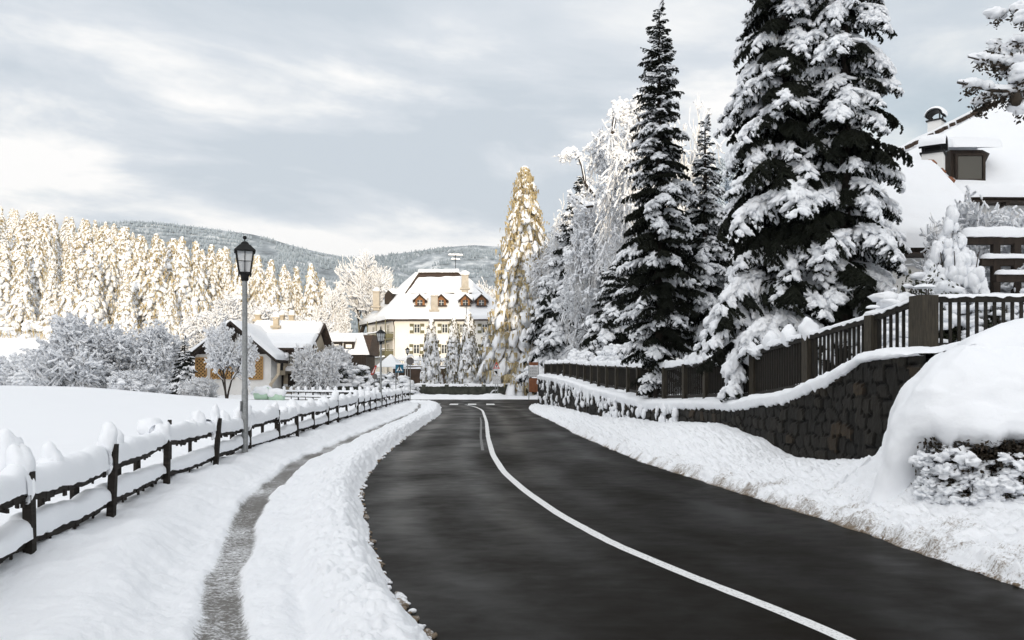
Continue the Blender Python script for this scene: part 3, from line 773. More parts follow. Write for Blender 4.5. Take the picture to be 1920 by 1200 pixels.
# ------------------------------------------------------------------ bare snowy deciduous trees
def grow(rng, base, dirs, L0, r0, maxlev, cfg, cap_=5000):
    """breadth-first branching, one numpy pass per step: returns segment ends, radii and levels"""
    P = np.repeat(base[None], len(dirs), 0); D = unit(np.array(dirs, float)); L = np.full(len(dirs), L0); r = np.full(len(dirs), r0)
    out = []
    pick = lambda k, l: cfg[k][min(l, len(cfg[k]) - 1)]
    for lev in range(maxlev + 1):
        n = pick('n', lev); kids = []; q = P; dd = D
        for i in range(n):
            dd = unit(dd + rng.normal(0, cfg['wob'], dd.shape) + np.array([0, 0, pick('up', lev)]))
            q2 = q + dd * (L / n)[:, None]; ra, rb = r * (1 - .6 * i / n), r * (1 - .6 * (i + 1) / n)
            out.append((q, q2, ra, rb, np.full(len(q), lev)))
            if lev < maxlev and i >= pick('skip', lev):
                for _ in range(pick('kids', lev)):
                    m = len(q); a = rng.uniform(*cfg['ang'], m); phi = rng.random(m) * 6.28
                    s1 = unit(np.cross(dd, np.array([.3, .5, .8]))); s2 = np.cross(dd, s1)
                    nd = unit(dd * np.cos(a)[:, None] + (s1 * np.cos(phi)[:, None] + s2 * np.sin(phi)[:, None]) * np.sin(a)[:, None] + np.array([0, 0, cfg['lift']]))
                    kids.append((q2, nd, L * rng.uniform(*cfg['len'], m) * (1 - .35 * i / n), rb * .62))
            q = q2
        if not kids: break
        P, D, L, r = [np.concatenate([k[z] for k in kids]) for z in range(4)]
        if len(P) > cap_:
            ix = rng.choice(len(P), cap_, replace=False); P, D, L, r = P[ix], D[ix], L[ix], r[ix]
    return [np.concatenate([o[z] for o in out]) for z in range(5)]
def seg_tubes(P0, P1, r0, r1, ns=4):
    ax = unit(P1 - P0); ref = np.where(np.abs(ax[:, 2:3]) < .9, np.array([[0, 0, 1.]]), np.array([[1., 0, 0]]))
    s1 = unit(np.cross(ax, ref)); s2 = np.cross(ax, s1)
    th = np.arange(ns) * 2 * math.pi / ns
    ring = np.cos(th)[None, :, None] * s1[:, None] + np.sin(th)[None, :, None] * s2[:, None]
    V = np.concatenate([P0[:, None] + ring * r0[:, None, None], P1[:, None] + ring * r1[:, None, None]], 1)
    n = len(P0); j = np.arange(ns)
    f = np.stack([j, (j + 1) % ns, ns + (j + 1) % ns, ns + j], 1)
    return V.reshape(-1, 3), (f[None] + (np.arange(n) * 2 * ns)[:, None, None]).reshape(-1, 4)
CFG = dict(n=[5, 5, 4, 4, 3], wob=.13, up=[.05, .06, .05, .02, 0], skip=[1, 1, 0, 0, 0], kids=[2, 2, 2, 2, 1], ang=(.45, 1.0), len=(.55, .75), lift=.1)
def bare_tree(name, base, H, label, seed=1, maxlev=4, cfg=None, trunk=.5, r=.16, group=None, cat='tree', mats=('bark', 'snow_far', 'twig'), stems=1, snowk=1.0, tw=.016, blobs=0, blob=(.2, .5), lean=(0, 0, 1), minsnow=.03, names=('trunk', 'twigs', 'snow_load'), spreadang=.5, leaves=0, W=None, twigs=2600):
    rng = np.random.default_rng(seed); c = dict(CFG); c.update(cfg or {})
    t = thing(name, label, cat, base, group); base = np.array(base, float)
    dirs = []
    for k in range(stems):
        a = k * 6.28 / stems + rng.random()
        dirs.append(unit(np.array([math.cos(a) * spreadang * (stems > 1) + lean[0], math.sin(a) * spreadang * (stems > 1) + lean[1], lean[2]])))
    P0, P1, r0, r1, lv = grow(rng, base - np.array([0, 0, .15]), dirs, H * trunk, r * (1 if stems == 1 else .7), maxlev, c, twigs)
    k = H / max(1e-3, (P1[:, 2] - base[2]).max())          # scale to the wanted height and crown width
    rad = np.percentile(np.hypot(P1[:, 0] - base[0], P1[:, 1] - base[1]), 96); kx = k if W is None else W / rad
    sc = np.array([kx, kx, k])
    P0 = base + (P0 - base) * sc; P1 = base + (P1 - base) * sc
    r0 = np.maximum(r0, tw); r1 = np.maximum(r1, tw * .8)
    big = lv <= max(1, maxlev - 2)
    b = MB(); b.add(*seg_tubes(P0[big], P1[big], r0[big], r1[big], 6)); b.build(names[0], M[mats[0]], t, True)
    b = MB(); sm_ = ~big; b.add(*seg_tubes(P0[sm_], P1[sm_], r0[sm_], r1[sm_], 3))
    b.build(names[1], M[mats[2]], t)
    ax = unit(P1 - P0); flat = (np.abs(ax[:, 2]) < .93) & (rng.random(len(P0)) < .93 * snowk)
    rs = np.maximum(r0 * .95, minsnow) * rng.uniform(.7, 1.35, len(P0)); lift = np.array([0, 0, 1.])[None] * (r0 * .6 + rs * .55)[:, None]
    b = MB(); b.add(*seg_tubes(P0[flat] + lift[flat], P1[flat] + lift[flat], rs[flat], (rs * rng.uniform(.6, 1.1, len(rs)))[flat], 4))
    if blobs:
        idx = rng.choice(np.where(lv >= maxlev - 1)[0], blobs); s = rng.uniform(*blob, blobs)
        b.lumps(P1[idx] + np.array([0, 0, .02]), s[:, None] * np.array([1, 1, .55]), rng=rng, sub=1, amp=.5)
    b.build(names[2], M[mats[1]], t, True)
    if leaves:
        idx = rng.choice(np.where(lv >= maxlev - 1)[0], leaves); q = P1[idx] + rng.normal(0, .05, (leaves, 3))
        b = MB(); leafcards(b, q, rng, .05); b.build('leaves', M['leafbrown'], t)
    return t
def leafcards(b, q, rng, s):
    n = len(q); d1 = unit(rng.normal(size=(n, 3))); d2 = unit(np.cross(d1, rng.normal(size=(n, 3))))
    k = s * rng.uniform(.6, 1.4, (n, 1))
    V = np.stack([q - d1 * k, q + d2 * k * .5, q + d1 * k, q - d2 * k * .5], 1).reshape(-1, 3)
    b.add(V, np.arange(len(V)).reshape(-1, 4))

def shrub(name, base, size, label, seed=1, group=None, leaf='leaf', nleaf=5000, ls=.06, nsnow=160, sr=(.08, .2), cat='shrub', flat=.55, mats='snow_far', top=.2, stemn=9):
    """rounded evergreen: stems, leaf cards through the volume, snow pillows over the upper side"""
    rng = np.random.default_rng(seed); t = thing(name, label, cat, base, group); base = np.array(base, float); size = np.array(size, float)
    def surf(n, lo, hi):
        d = unit(rng.normal(size=(n, 3))); d[:, 2] = np.abs(d[:, 2]) * 1.0
        k = .80 + .45 * fbm(d[:, 0] * 2.2 + seed, d[:, 1] * 2.2, d[:, 2] * 2.2, 3)
        return d * (k * rng.uniform(lo, hi, n))[:, None], d
    q, _ = surf(nleaf, .45, 1.0)
    b = MB()
    for k in range(stemn):
        a = rng.random() * 6.28; e = np.array([math.cos(a) * .6, math.sin(a) * .6, .8]) * size
        b.tube([base + np.array([0, 0, -.1]), base + e * .5 + rng.normal(0, .05, 3), base + e], [.03, .02, .01], 5)
    b.build('stems', M['bark'], t, True)
    b = MB(); leafcards(b, base + q * size, rng, ls); b.build('foliage', M[leaf], t)
    p, d = surf(nsnow, .92, 1.02)
    kp = (d[:, 2] > top) | (rng.random(nsnow) < .35)
    s = rng.uniform(*sr, nsnow)
    b = MB(); b.lumps((base + p * size)[kp], s[kp, None] * np.array([1.25, 1.25, flat]), rng=rng, sub=1, amp=.45); b.build('snow_load', M[mats], t, True)
    return t

# ------------------------------------------------------------------ snow helpers
def snow_slab(mb, A, B, C, D, th=.3, n=28, m=14, amp=.25, over=.0, seed=0, edge=.08):
    """snow lying on the roof quad A-B (eave, left to right) and D-C (ridge, left to right)"""
    A, B, C, D = [np.array(k, float) for k in (A, B, C, D)]
    nrm = np.cross(B - A, D - A); nrm /= np.linalg.norm(nrm)
    if nrm[2] < 0: nrm = -nrm
    u, v = np.meshgrid(np.linspace(0, 1, n), np.linspace(0, 1, m), indexing='ij')
    X = ((1 - u) * (1 - v))[..., None] * A + (u * (1 - v))[..., None] * B + (u * v)[..., None] * C + ((1 - u) * v)[..., None] * D
    W = np.linalg.norm(B - A); H = np.linalg.norm(D - A)
    eu = np.minimum(u, 1 - u) * W; ev = v * H; ev2 = (1 - v) * H
    pr = np.sqrt(np.clip(np.minimum(np.minimum(eu, ev), ev2) / (edge * 2.2 + 1e-6), 0, 1))
    h = th * (.35 + .65 * pr) * (1 + amp * fbm(X[..., 0] * .8 + seed, X[..., 1] * .8 + X[..., 2], 0, 3))
    h = np.where((u == 0) | (u == 1) | (v == 0) | (v == 1), 0.006, h)
    down = (A - D) / H
    ov = over * (.6 + .8 * vn(u * W * 1.7 + seed, 3.1)) * np.clip(1 - v * m * .8, 0, 1)
    X = X + h[..., None] * nrm + ov[..., None] * (down * .6 + np.array([0, 0, -.25]))
    mb.grid(X)
    return mb
def snow_log(mb, pts, w, h, seed=0, n=None, ends=True, rough=.25, sec=11, jag=.0, gaps=False):
    """a ridge of snow lying along a polyline (flat base, domed top)"""
    pts = np.asarray(pts, float)
    sl = np.concatenate([[0], np.cumsum(np.linalg.norm(np.diff(pts, axis=0), axis=1))])
    n = n or max(8, int(sl[-1] / .05)); s = np.linspace(0, sl[-1], n)
    c = np.stack([np.interp(s, sl, pts[:, k]) for k in range(3)], 1)
    d = np.gradient(c, axis=0); d[:, 2] = 0; d = unit(d); sd = np.stack([d[:, 1], -d[:, 0], 0 * d[:, 0]], 1)
    th = np.linspace(0, math.pi, sec)
    prx = np.sign(np.cos(th)) * np.abs(np.cos(th)) ** .75; prz = np.sin(th) ** .62
    hh = h * (1 + rough * fbm(s * 1.3 + seed * 7.1, seed * 3.3, 0, 3) + rough * .5 * fbm(s * 5 + seed, 1.7 * seed, 0, 3)); ww = w * (1 + rough * .8 * fbm(s * 1.9 + seed * 5.7, 4.4, 0, 3))
    if gaps:
        gq = S(-.42, -.16, fbm(s * 1.05 + seed * 3.7, 8.1, 0, 3)); hh = hh * (.22 + .78 * gq); ww = ww * (.65 + .35 * gq)
    if ends:
        e = np.sqrt(np.clip(np.minimum(s, sl[-1] - s) / min(.14, sl[-1] * .3), 0, 1)); hh = hh * (.15 + .85 * e); ww = ww * (.3 + .7 * e)
    X = c[:, None] + sd[:, None] * (ww[:, None] * prx[None])[..., None]
    X[..., 2] += hh[:, None] * prz[None]
    q = .03 * h / .3 * fbm(X[..., 0] * 6, X[..., 1] * 6, X[..., 2] * 6, 3)
    X[..., 2] += q
    if jag:
        dj = jag * (np.abs(fbm(s * 9 + seed, 2.2, 0, 3)) * 2)
        X[:, 0, 2] -= dj; X[:, -1, 2] -= dj
    mb.grid(X); mb.grid(np.stack([X[:, -1], X[:, 0]], 1))
    return mb
def cap(mb, c, r, h, rng):
    mb.lumps([np.array(c) + np.array([0, 0, h * .38])], [[r, r, h * .62]], rng=rng, sub=2, amp=.3, fr=1.1)

# ------------------------------------------------------------------ the wooden rail fence on the left
rng = np.random.default_rng(11)
fence = thing('rail_fence', 'dark rail fence buried in thick snow along the left of the trodden path', 'fence', (float(lfx_(20.)), 20., .2))
Dp = [2.1, 4.6, 6.95, 9.15, 11.9, 14.55, 17.3, 20.0]
while Dp[-1] < 61: Dp.append(Dp[-1] + rng.uniform(2.25, 2.75))
tops = []
def railz(y): return .775 + .0016 * y, .385 + .0014 * y
for k, y in enumerate(Dp):
    x = float(lfx_(y)); g = bank_z(x, y)
    ln_ = rng.normal(0, .035, 2); top = .99 + rng.uniform(-.06, .10)
    b = MB(); b.beam((x + .10, y, g - .35), (x + .10 + ln_[0], y + ln_[1] * 2.0, top), .075, .07); b.build('post', M['wood_fence'], fence)
    b = MB(); snow_log(b, [(x + .08, y - .02, .70), (x + .085, y + .02, .80), (x + .09 + ln_[0], y + ln_[1], top)], .05, .12, seed=k, n=14)
    cap(b, (x + .03 + ln_[0], y + ln_[1] * 2, top - .07), rng.uniform(.08, .15), rng.uniform(.22, .42), rng)
    if k % 2 == 0: cap(b, (x - .14, y + rng.uniform(.1, .35), .93), rng.uniform(.12, .2), rng.uniform(.25, .38), rng)
    b.build('post_snow', M['snow'], fence, True)
for k in range(len(Dp) - 1):
    y0, y1 = Dp[k], Dp[k + 1]
    for lvl in (0, 1):
        z0, z1 = railz(y0)[lvl] + rng.normal(0, .018), railz(y1)[lvl] + rng.normal(0, .018)
        yy = np.linspace(y0 - .12, y1 + .12, 14); q = (yy - y0) / (y1 - y0)
        zz = z0 * (1 - q) + z1 * q + .016 * fbm(yy * 2.2 + 9 * lvl + k, 1.3, 0, 3) - .03 * np.sin(np.clip(q, 0, 1) * math.pi)
        pts = np.stack([lfx_(yy), yy, zz], 1)
        b = MB()
        for a in range(len(pts) - 1): b.beam(pts[a], pts[a + 1] + (pts[a + 1] - pts[a]) * .02, .13 * rng.uniform(.9, 1.1), .085 * rng.uniform(.8, 1.25))
        for a in range(9):                                        # torn bark and splinters along the underside
            i = rng.integers(0, len(pts) - 1); b.box(pts[i] + np.array([.05, rng.uniform(-.1, .1), -.05]), (.02, rng.uniform(.03, .14), rng.uniform(.02, .06)), rng.random())
        b.build('rail', M['wood_fence'], fence)
        b = MB(); hh = (.22 if lvl == 0 else .16) * rng.uniform(.88, 1.1)
        p2 = pts.copy(); p2[:, 2] += .034
        snow_log(b, p2, .112, hh, seed=k * 3 + lvl, rough=.36, jag=.014, ends=(lvl == 1))
        if lvl == 0:
            for a in range(2):
                i = rng.integers(2, 12); cap(b, pts[i] + np.array([-.03, 0, hh * .7]), rng.uniform(.08, .13), rng.uniform(.14, .26), rng)
        b.build('rail_snow', M['snow'], fence, True)
    for fq in ((.36, .80) if k < 9 else (.5,)):
        y = y0 + (y1 - y0) * (fq + rng.uniform(-.05, .05)); x = float(lfx_(y)) - .13
        b = MB(); w = rng.choice([.05, .10, .16]); tp = rng.choice([.80, .84, 1.12]); b.box((x, y, (tp + .02) / 2), (.045, w, tp - .02), rng.normal(0, .1)); b.build('stake', M['wood_fence'], fence)

# second fence out in the field
fence2 = thing('rail_fence', 'low thin two-rail fence crossing the far edge of the field by the farmhouse', 'fence', (-15., 74., gz(-15., 74.)))
a0, a1 = np.array([PX(533, 76), 76.]), np.array([PX(722, 68), 68.])
nb_ = 14; fpts = []
for k in range(nb_):
    q = k / (nb_ - 1); x, y = a0 * (1 - q) + a1 * q; g = max(gz(x, y), -.2); fpts.append((x, y, g))
    b = MB(); b.box((x, y, g + .5), (.11 if k % 2 == 0 else .05, .08, 1.2)); b.build('post', M['wood_fence'], fence2)
    b = MB(); cap(b, (x, y, g + 1.02), .15, .34, rng); b.build('post_snow', M['snow'], fence2, True)
fpts = np.array(fpts)
for hz_ in (.88, .44):
    b = MB()
    for k in range(nb_ - 1): b.beam(fpts[k] + (0, -.05, hz_), fpts[k + 1] + (0, -.05, hz_), .06, .09)
    b.build('rail', M['wood_fence'], fence2)
    b = MB(); snow_log(b, fpts + np.array([0, -.03, hz_ + .03]), .10, .15, seed=hz_, n=160, jag=.02); b.build('rail_snow', M['snow'], fence2, True)

# ------------------------------------------------------------------ street lamps
def lamp(name, x, y, z, H, label, yaw=.35):
    t = thing(name, label, 'street lamp', (x, y, z))
    b = MB(); hp = H - .78
    b.lathe([(.062, z - .6), (.062, z + 1.25), (.052, z + 1.3), (.050, z + hp)], (x, y, 0), 14)
    b.box((x - .055, y - .05, z + .95), (.02, .09, .20)); b.build('pole', M['steel'], t, True)
    z0 = z + hp
    b = MB(); b.lathe([(.055, z0 - .03), (.075, z0), (.075, z0 + .06), (.095, z0 + .10), (.10, z0 + .13), (.0, z0 + .13)], (x, y, 0), 16)
    b.build('collar', M['iron'], t, True)
    zb, zt = z0 + .13, z0 + .56; rb, rt = .105, .165
    def ring(r, zz): return [np.array([x + r * 2**.5 * math.cos(yaw + math.pi/4 + k * math.pi/2), y + r * 2**.5 * math.sin(yaw + math.pi/4 + k * math.pi/2), zz]) for k in range(4)]
    lo, hi = ring(rb, zb), ring(rt, zt)
    b = MB()
    for k in range(4):
        j = (k + 1) % 4
        b.beam(lo[k], hi[k], .026, .026); b.beam(lo[k], lo[j], .03, .03); b.beam(hi[k], hi[j], .03, .03)
        mid = lambda a_, b_, q: a_ * (1 - q) + b_ * q
        b.beam(mid(lo[k], lo[j], .5), mid(hi[k], hi[j], .5), .012, .012)
        b.beam(mid(lo[k], hi[k], .52), mid(lo[j], hi[j], .52), .012, .012)
        b.box(lo[k] + (lo[k] - np.array([x, y, zb])) * .06 - np.array([0, 0, .03]), (.03, .03, .05), yaw)
    b.build('lantern_frame', M['iron'], t)
    b = MB(); l2, h2 = ring(rb - .008, zb + .01), ring(rt - .008, zt)
    for k in range(4):
        j = (k + 1) % 4; b.add([l2[k], l2[j], h2[j], h2[k]], [(0, 1, 2, 3)])
    b.build('lantern_glass', M['lampglass'], t)
    b = MB(); b.lathe([(.0, zb), (.045, zb), (.045, zb + .08), (.06, zb + .12), (.065, zb + .19), (.03, zb + .24), (0, zb + .25)], (x, y, 0), 12); b.build('bulb', M['bulb'], t, True)
    b = MB(); r2 = 2**.5
    b.lathe([((rt + .035) * r2, zt - .02), ((rt + .035) * r2, zt + .012), ((rt + .005) * r2, zt + .04), (.10 * r2, zt + .12), (.085 * r2, zt + .125), (.055 * r2, zt + .175), (.022 * r2, zt + .195), (0, zt + .20)], (x, y, 0), 4, rot=yaw + math.pi/4)
    f = b.build('lantern_roof', M['iron'], t)
    b = MB(); b.lathe([(.012, zt + .19), (.012, zt + .23), (.034, zt + .245), (.042, zt + .27), (.034, zt + .295), (0, zt + .31)], (x, y, 0), 12); b.build('finial', M['iron'], t, True)
    return t
xL, yL = PX(459, 16.8), 16.8
lamp('street_lamp', xL, yL, .26, 4.22, 'tall grey pole lamp with black lantern nearest the camera beside the rail fence', .32)
xL, yL = PX(714, 44.5), 44.5
lamp('street_lamp', xL, yL, .25, 4.18, 'smaller-looking street lamp on the bend, in front of the hotel balconies', .9)
xL, yL = PX(764, 93), 93.
lamp('street_lamp', xL, yL, 1.0, 4.4, 'farthest street lamp standing behind the blue crossing sign', .6)

# ------------------------------------------------------------------ retaining wall on the right
wy = np.exp(np.linspace(math.log(11.9), math.log(56.3), 900))
wall = thing('stone_wall', 'dark stone retaining wall topped by snow on the right of the road', 'wall', (float(wx_(30.)), 30., 0))
sx = wx_(wy); sl = np.concatenate([[0], np.cumsum(np.hypot(np.diff(sx), np.diff(wy)))])
topz = fz_(wy) - .12
nzv = 46; q = np.linspace(0, 1, nzv)
SL = np.repeat(sl[:, None], nzv, 1); ZZ = -.15 + q[None] * (topz[:, None] + .15)
# irregular stones: jittered courses, nearest and second nearest cell centre
cw, chh = .34, .24
best = np.full(SL.shape, 9.); second = np.full(SL.shape, 9.); idv = np.zeros(SL.shape)
ZW = ZZ + .05 * fbm(SL * 1.2, ZZ * 1.2, 0, 2); SW = SL + .07 * fbm(SL * 2, ZZ * 2, 5, 2)
gj = np.floor(ZW / chh).astype(np.int64)
for dj in (-1, 0, 1):
    jj = gj + dj; sh = .5 * (jj % 2) + _h(jj, jj * 0 + 7, jj * 0) * .4
    gi = np.floor(SW / cw - sh).astype(np.int64)
    for di in (-1, 0, 1):
        ii = gi + di
        cx_ = (ii + .5 + sh + (_h(ii, jj, ii * 0 + 1) - .5) * .7) * cw; cz_ = (jj + .5 + (_h(ii, jj, ii * 0 + 2) - .5) * .45) * chh
        dd = np.maximum(np.abs(SW - cx_) / cw, np.abs(ZW - cz_) / chh) * .75 + .25 * np.hypot((SW - cx_) / cw, (ZW - cz_) / chh)
        nid = _h(ii, jj, ii * 0 + 3)
        cl = dd < best
        second = np.where(cl, best, np.minimum(second, dd)); idv = np.where(cl, nid, idv); best = np.where(cl, dd, best)
joint = 1 - S(.02, .10, second - best)
outn = np.gradient(sx, wy); nn = np.stack([-np.ones_like(wy), outn], 1); nn /= np.linalg.norm(nn, axis=1)[:, None]
dep = (1 - joint) * (.025 + .05 * idv) + .015 * fbm(SL * 7, ZZ * 7, 0, 3)
X = np.stack([sx[:, None] + nn[:, 0, None] * dep, wy[:, None] + nn[:, 1, None] * dep, ZZ], -1)
b = MB(); b.grid(X, flip=True); st_a = [idv.ravel()]; jo_a = [joint.ravel()]
endx = np.linspace(0, .5, 6)                                       # the far end face and the coping behind the face
Xe = np.stack([np.repeat((sx[-1] + endx)[:, None], nzv, 1), np.repeat(wy[-1] + 0 * endx[:, None], nzv, 1), np.repeat(ZZ[-1:], 6, 0)], -1)
b.grid(Xe, flip=True); st_a.append(np.full(Xe.shape[0] * nzv, .4)); jo_a.append(np.zeros(Xe.shape[0] * nzv))
Xc = np.stack([np.stack([sx, wy, topz], 1), np.stack([sx + .6, wy, topz], 1)], 1)
b.grid(Xc); st_a.append(np.full(Xc.shape[0] * 2, .3)); jo_a.append(np.zeros(Xc.shape[0] * 2))
b.build('wall_face', M['stone'], wall, False, attrs={'stone': np.concatenate(st_a), 'joint': np.concatenate(jo_a)})
# snow on the coping, with a ragged hanging lip; plastered far down the face in the distance
b = MB()
nq = 30; vq = np.linspace(0, 1, nq)
lip = .10 + .10 * np.abs(fbm(wy * 1.1, 4.4, 0, 3)) + .09 * np.abs(fbm(sl * 9, 2.1, 0, 3))
far = S(25, 31, wy); fall_ = np.clip(-.02 + .85 * fbm(sl * 2.3, 9.2, 0, 4) + .25 * fbm(sl * 9, 1.2, 0, 2), .05, 1.4) * far
hang = lip + fall_ * (topz * .85)
hang = np.minimum(hang, topz * .92)
hang = hang * (1 - .8 * S(15.2, 13.2, wy))
thk = (.13 + .05 * fbm(wy * .8, 1, 0, 3)) * (1 - .2 * far) * S(11.85, 12.8, wy)
bump_ = .03 * fbm(sl * 5, 6, 0, 3)
prof_in = [(-1.0, .0, 0), (-.7, .0, 1.2), (-.35, .0, 1.1), (-.12, 0, 1.0), (.0, 0, .9), (.07, 0, .55), (.115, 0, .15), (.11, .25, 0), (.10, .5, 0), (.085, .8, 0), (.06, 1.0, 0), (.02, 1.0, 0)]
X = []
for (o_, hfrac, tf) in prof_in:
    px2 = sx + nn[:, 0] * o_; py2 = wy + nn[:, 1] * o_
    zz = topz + thk * tf - hang * hfrac + (bump_ if tf else 0)
    X.append(np.stack([px2, py2, zz], 1))
X = np.stack(X, 1)
kk = np.linspace(0, len(prof_in) - 1, 34); i0 = np.clip(np.floor(kk).astype(int), 0, len(prof_in) - 2); w_ = (kk - i0)[None, :, None]
X = X[:, i0] * (1 - w_) + X[:, i0 + 1] * w_
X = X + (.018 * fbm(X[..., 0] * 5, X[..., 1] * 5, X[..., 2] * 5, 3))[..., None] * np.array([-.7, 0, .7])
b.grid(X, flip=True)
rng = np.random.default_rng(21)                                     # snow caught on ledges of the face
n = 320; yy = np.exp(rng.uniform(math.log(24), math.log(56), n)); zc = fz_(yy) * (1 - rng.random(n) ** .8 * .85) - .15
ok = fbm(yy * .9, zc * 2.5, 3, 3) > -.12
c = np.stack([wx_(yy) - .09, yy, zc], 1)[ok]; b.lumps(c, rng.uniform(.03, .11, len(c))[:, None] * np.array([.8, 1.0, 1.7]), rng=rng, sub=1, amp=.5)
b.build('wall_snow', M['snow'], wall, True)

# garden snow behind the wall
gyv = np.exp(np.linspace(math.log(9), math.log(58), 200)); tq = np.linspace(0, 1, 60)
GY, TQ = np.meshgrid(gyv, tq, indexing='ij'); GX = wx_(GY) + .30 + TQ ** 1.5 * 6.5
GZ = fz_(GY) + .02 + .35 * S(.3, 3.2, GX - wx_(GY)) * S(12, 16, GY) + .07 * fbm(GX * 1.2, GY * 1.2, 0, 4) - .6 * S(.85, 1, TQ) - .1 * S(.05, 0, TQ)
b = MB(); b.grid(np.stack([GX, GY, GZ], -1)); b.build('garden_snow', M['snow'], smooth=True, kind='structure')

# ------------------------------------------------------------------ garden fence on the wall
gf = thing('picket_fence', 'dark brown garden fence with upright slats standing on the stone wall', 'fence', (float(fx_(20.)), 20., float(fz_(20.))))
pD = [13.35, 14.5, 16.5, 19.5, 23.0, 24.9, 26.9, 28.7, 30.5, 32.4, 34.5, 36.4, 38.3, 40.2, 42.2, 44.4, 46.8, 49.0, 51.3, 53.6, 56.2]
def fp(y, z): return np.array([float(fx_(y)), y, z])
rng = np.random.default_rng(8)
posts = [fp(y, float(fz_(y))) for y in pD]
ext = [np.array([8.6, 13.25, 2.15]), np.array([10.6, 13.2, 2.15])]
allp = ext[::-1] + posts
hts = [3.0, 3.0] + [float(ft_(y)) for y in pD]
for k, p in enumerate(allp):
    w = .30 if k == 2 else (.20 if k < 6 else .14)
    b = MB(); b.box((p[0] - (.05 if k > 5 else 0), p[1], (hts[k] + p[2] - .25) / 2 + .02), (w, w, hts[k] - p[2] + .29), .2); b.build('post', M['wood_post'], gf)
    b = MB(); snow_log(b, [(p[0] - w * .55, p[1], hts[k] + .165), (p[0] + w * .55, p[1], hts[k] + .165)], w * .55, .05 if k < 4 else .12, seed=k, n=10); b.build('post_snow', M['snow'], gf, True)
for k in range(len(allp) - 1):
    a, c = allp[k], allp[k + 1]; ta, tc2 = hts[k], hts[k + 1]
    A = np.array([a[0], a[1], ta - .02]); C = np.array([c[0], c[1], tc2 - .02]); A2 = np.array([a[0], a[1], a[2] + .10]); C2 = np.array([c[0], c[1], c[2] + .10])
    b = MB(); b.beam(A, C, .10, .09); b.build('top_rail', M['wood_dark'], gf)
    b = MB(); b.beam(A2, C2, .08, .09); b.build('bottom_rail', M['wood_dark'], gf)
    L = np.linalg.norm((C - A)[:2]); nsl = max(5, int(L / (.135 if k < 6 else .17)))
    b = MB()
    for j in range(1, nsl):
        q_ = j / nsl; hi_ = A * (1 - q_) + C * q_; lo_ = A2 * (1 - q_) + C2 * q_
        b.beam(lo_ - (0, 0, .0), hi_ - (0, 0, .047), .046, .030)
    b.build('slat_panel', M['wood_dark'], gf)
    b = MB(); hs = .04 if k in (1, 2) else (.06 if k < 4 else .10 if k == 4 else .17)
    snow_log(b, [A + (0, 0, .045), C + (0, 0, .045)], .075 if k < 4 else .11, hs, seed=k + 2, rough=.5, jag=.03)
    if k == 4 or k == 6:
        for j in range(3): cap(b, A * (1 - j / 3) + C * (j / 3) + (0, 0, .05), .16, .34, rng)
    snow_log(b, [A2 + (.14, 0, -.08), C2 + (.14, 0, -.08)], .16, .16 if k != 1 else .1, seed=k + 40, rough=.4)
    b.build('rail_snow', M['snow'], gf, True)

# ------------------------------------------------------------------ buildings
def window(b_parent, c, w, h, n=(0, -1), shutters=True, sw=None, mull=True):
    """window set on a wall facing n (2-D unit normal): casing with panes, and two shutters"""
    n = np.array([n[0], n[1], 0.]); u = np.array([-n[1], n[0], 0.]); rz = math.atan2(u[1], u[0]); c = np.array(c, float)
    b = MB()
    b.box(c + n * .02, (w, .06, h), rz, 0)
    for s in (-1, 1): b.box(c + n * .055 + u * s * (w / 2 - .035), (.07, .05, h), rz, 1)
    for s in (-1, 1): b.box(c + n * .055 + np.array([0, 0, s * (h / 2 - .03)]), (w - .14, .05, .06), rz, 1)
    if mull:
        b.box(c + n * .055, (.09, .045, h - .12), rz, 1); b.box(c + n * .055 + np.array([0, 0, h * .12]), (w - .14, .04, .04), rz, 1)
    w_ = b.build('window', [M['glass'], M['winframe']], b_parent)
    if shutters:
        sw = sw or w * .55
        for s in (-1, 1):
            b = MB(); sc_ = c + u * s * (w / 2 + sw / 2 + .02) + n * .06
            b.box(sc_, (sw, .05, h * 1.06), rz, 0)
            b.box(sc_ + n * .03 + u * s * sw * .10, (sw * .80, .02, h * .40), rz, 1)
            b.build('shutter', [M['olive'], M['winframe']], b_parent)
    b = MB(); b.box(c + n * .10 + np.array([0, 0, -h / 2 - .03]), (w + .1, .16, .05), rz); b.build('window_sill', M['winframe'], b_parent)
    return w_

def wallprism(b, pts, z0, z1, m=0):
    p = np.array([(x, y, z0) for x, y in pts]); return b.prism(p, (0, 0, z1 - z0), m)

# ---- the hotel
ZB = 1.6
hot = thing('hotel', 'large cream hotel with steep snowy roof and little orange gabled dormers', 'building', (-10, 125, ZB))
ez = PZ(598, 125)
A0 = np.array([PX(737, 125), 125.]); A1 = np.array([-.6, 125.]); A2 = np.array([-.6, 139.]); A3 = np.array([-22.6, 139.5]); A4 = np.array([-22.6, 133.5])
b = MB(); wallprism(b, [A0, A1, A2, A3, A4], ZB - 1.5, ez + .1); b.build('wall', M['plaster'], hot)
RL = np.array([PX(786, 132), 132., PZ(510, 132)]); RR = np.array([PX(858, 132), 132., PZ(510, 132)])
E = dict(fl=np.array([PX(726, 124.2), 124.2, ez - .05]), fr=np.array([.2, 124.2, ez - .05]), br=np.array([.2, 140, ez]), bl=np.array([PX(668, 136) , 137.5, ez - .1]))
b = MB()
for poly in ([E['fl'], E['fr'], RR, RL], [E['fr'], E['br'], RR], [E['br'], E['bl'], RL, RR], [E['bl'], E['fl'], RL]):
    n_ = np.cross(np.array(poly[1]) - poly[0], np.array(poly[-1]) - poly[0]); n_ /= np.linalg.norm(n_)
    b.prism(np.array(poly) - n_ * .25, n_ * .22)
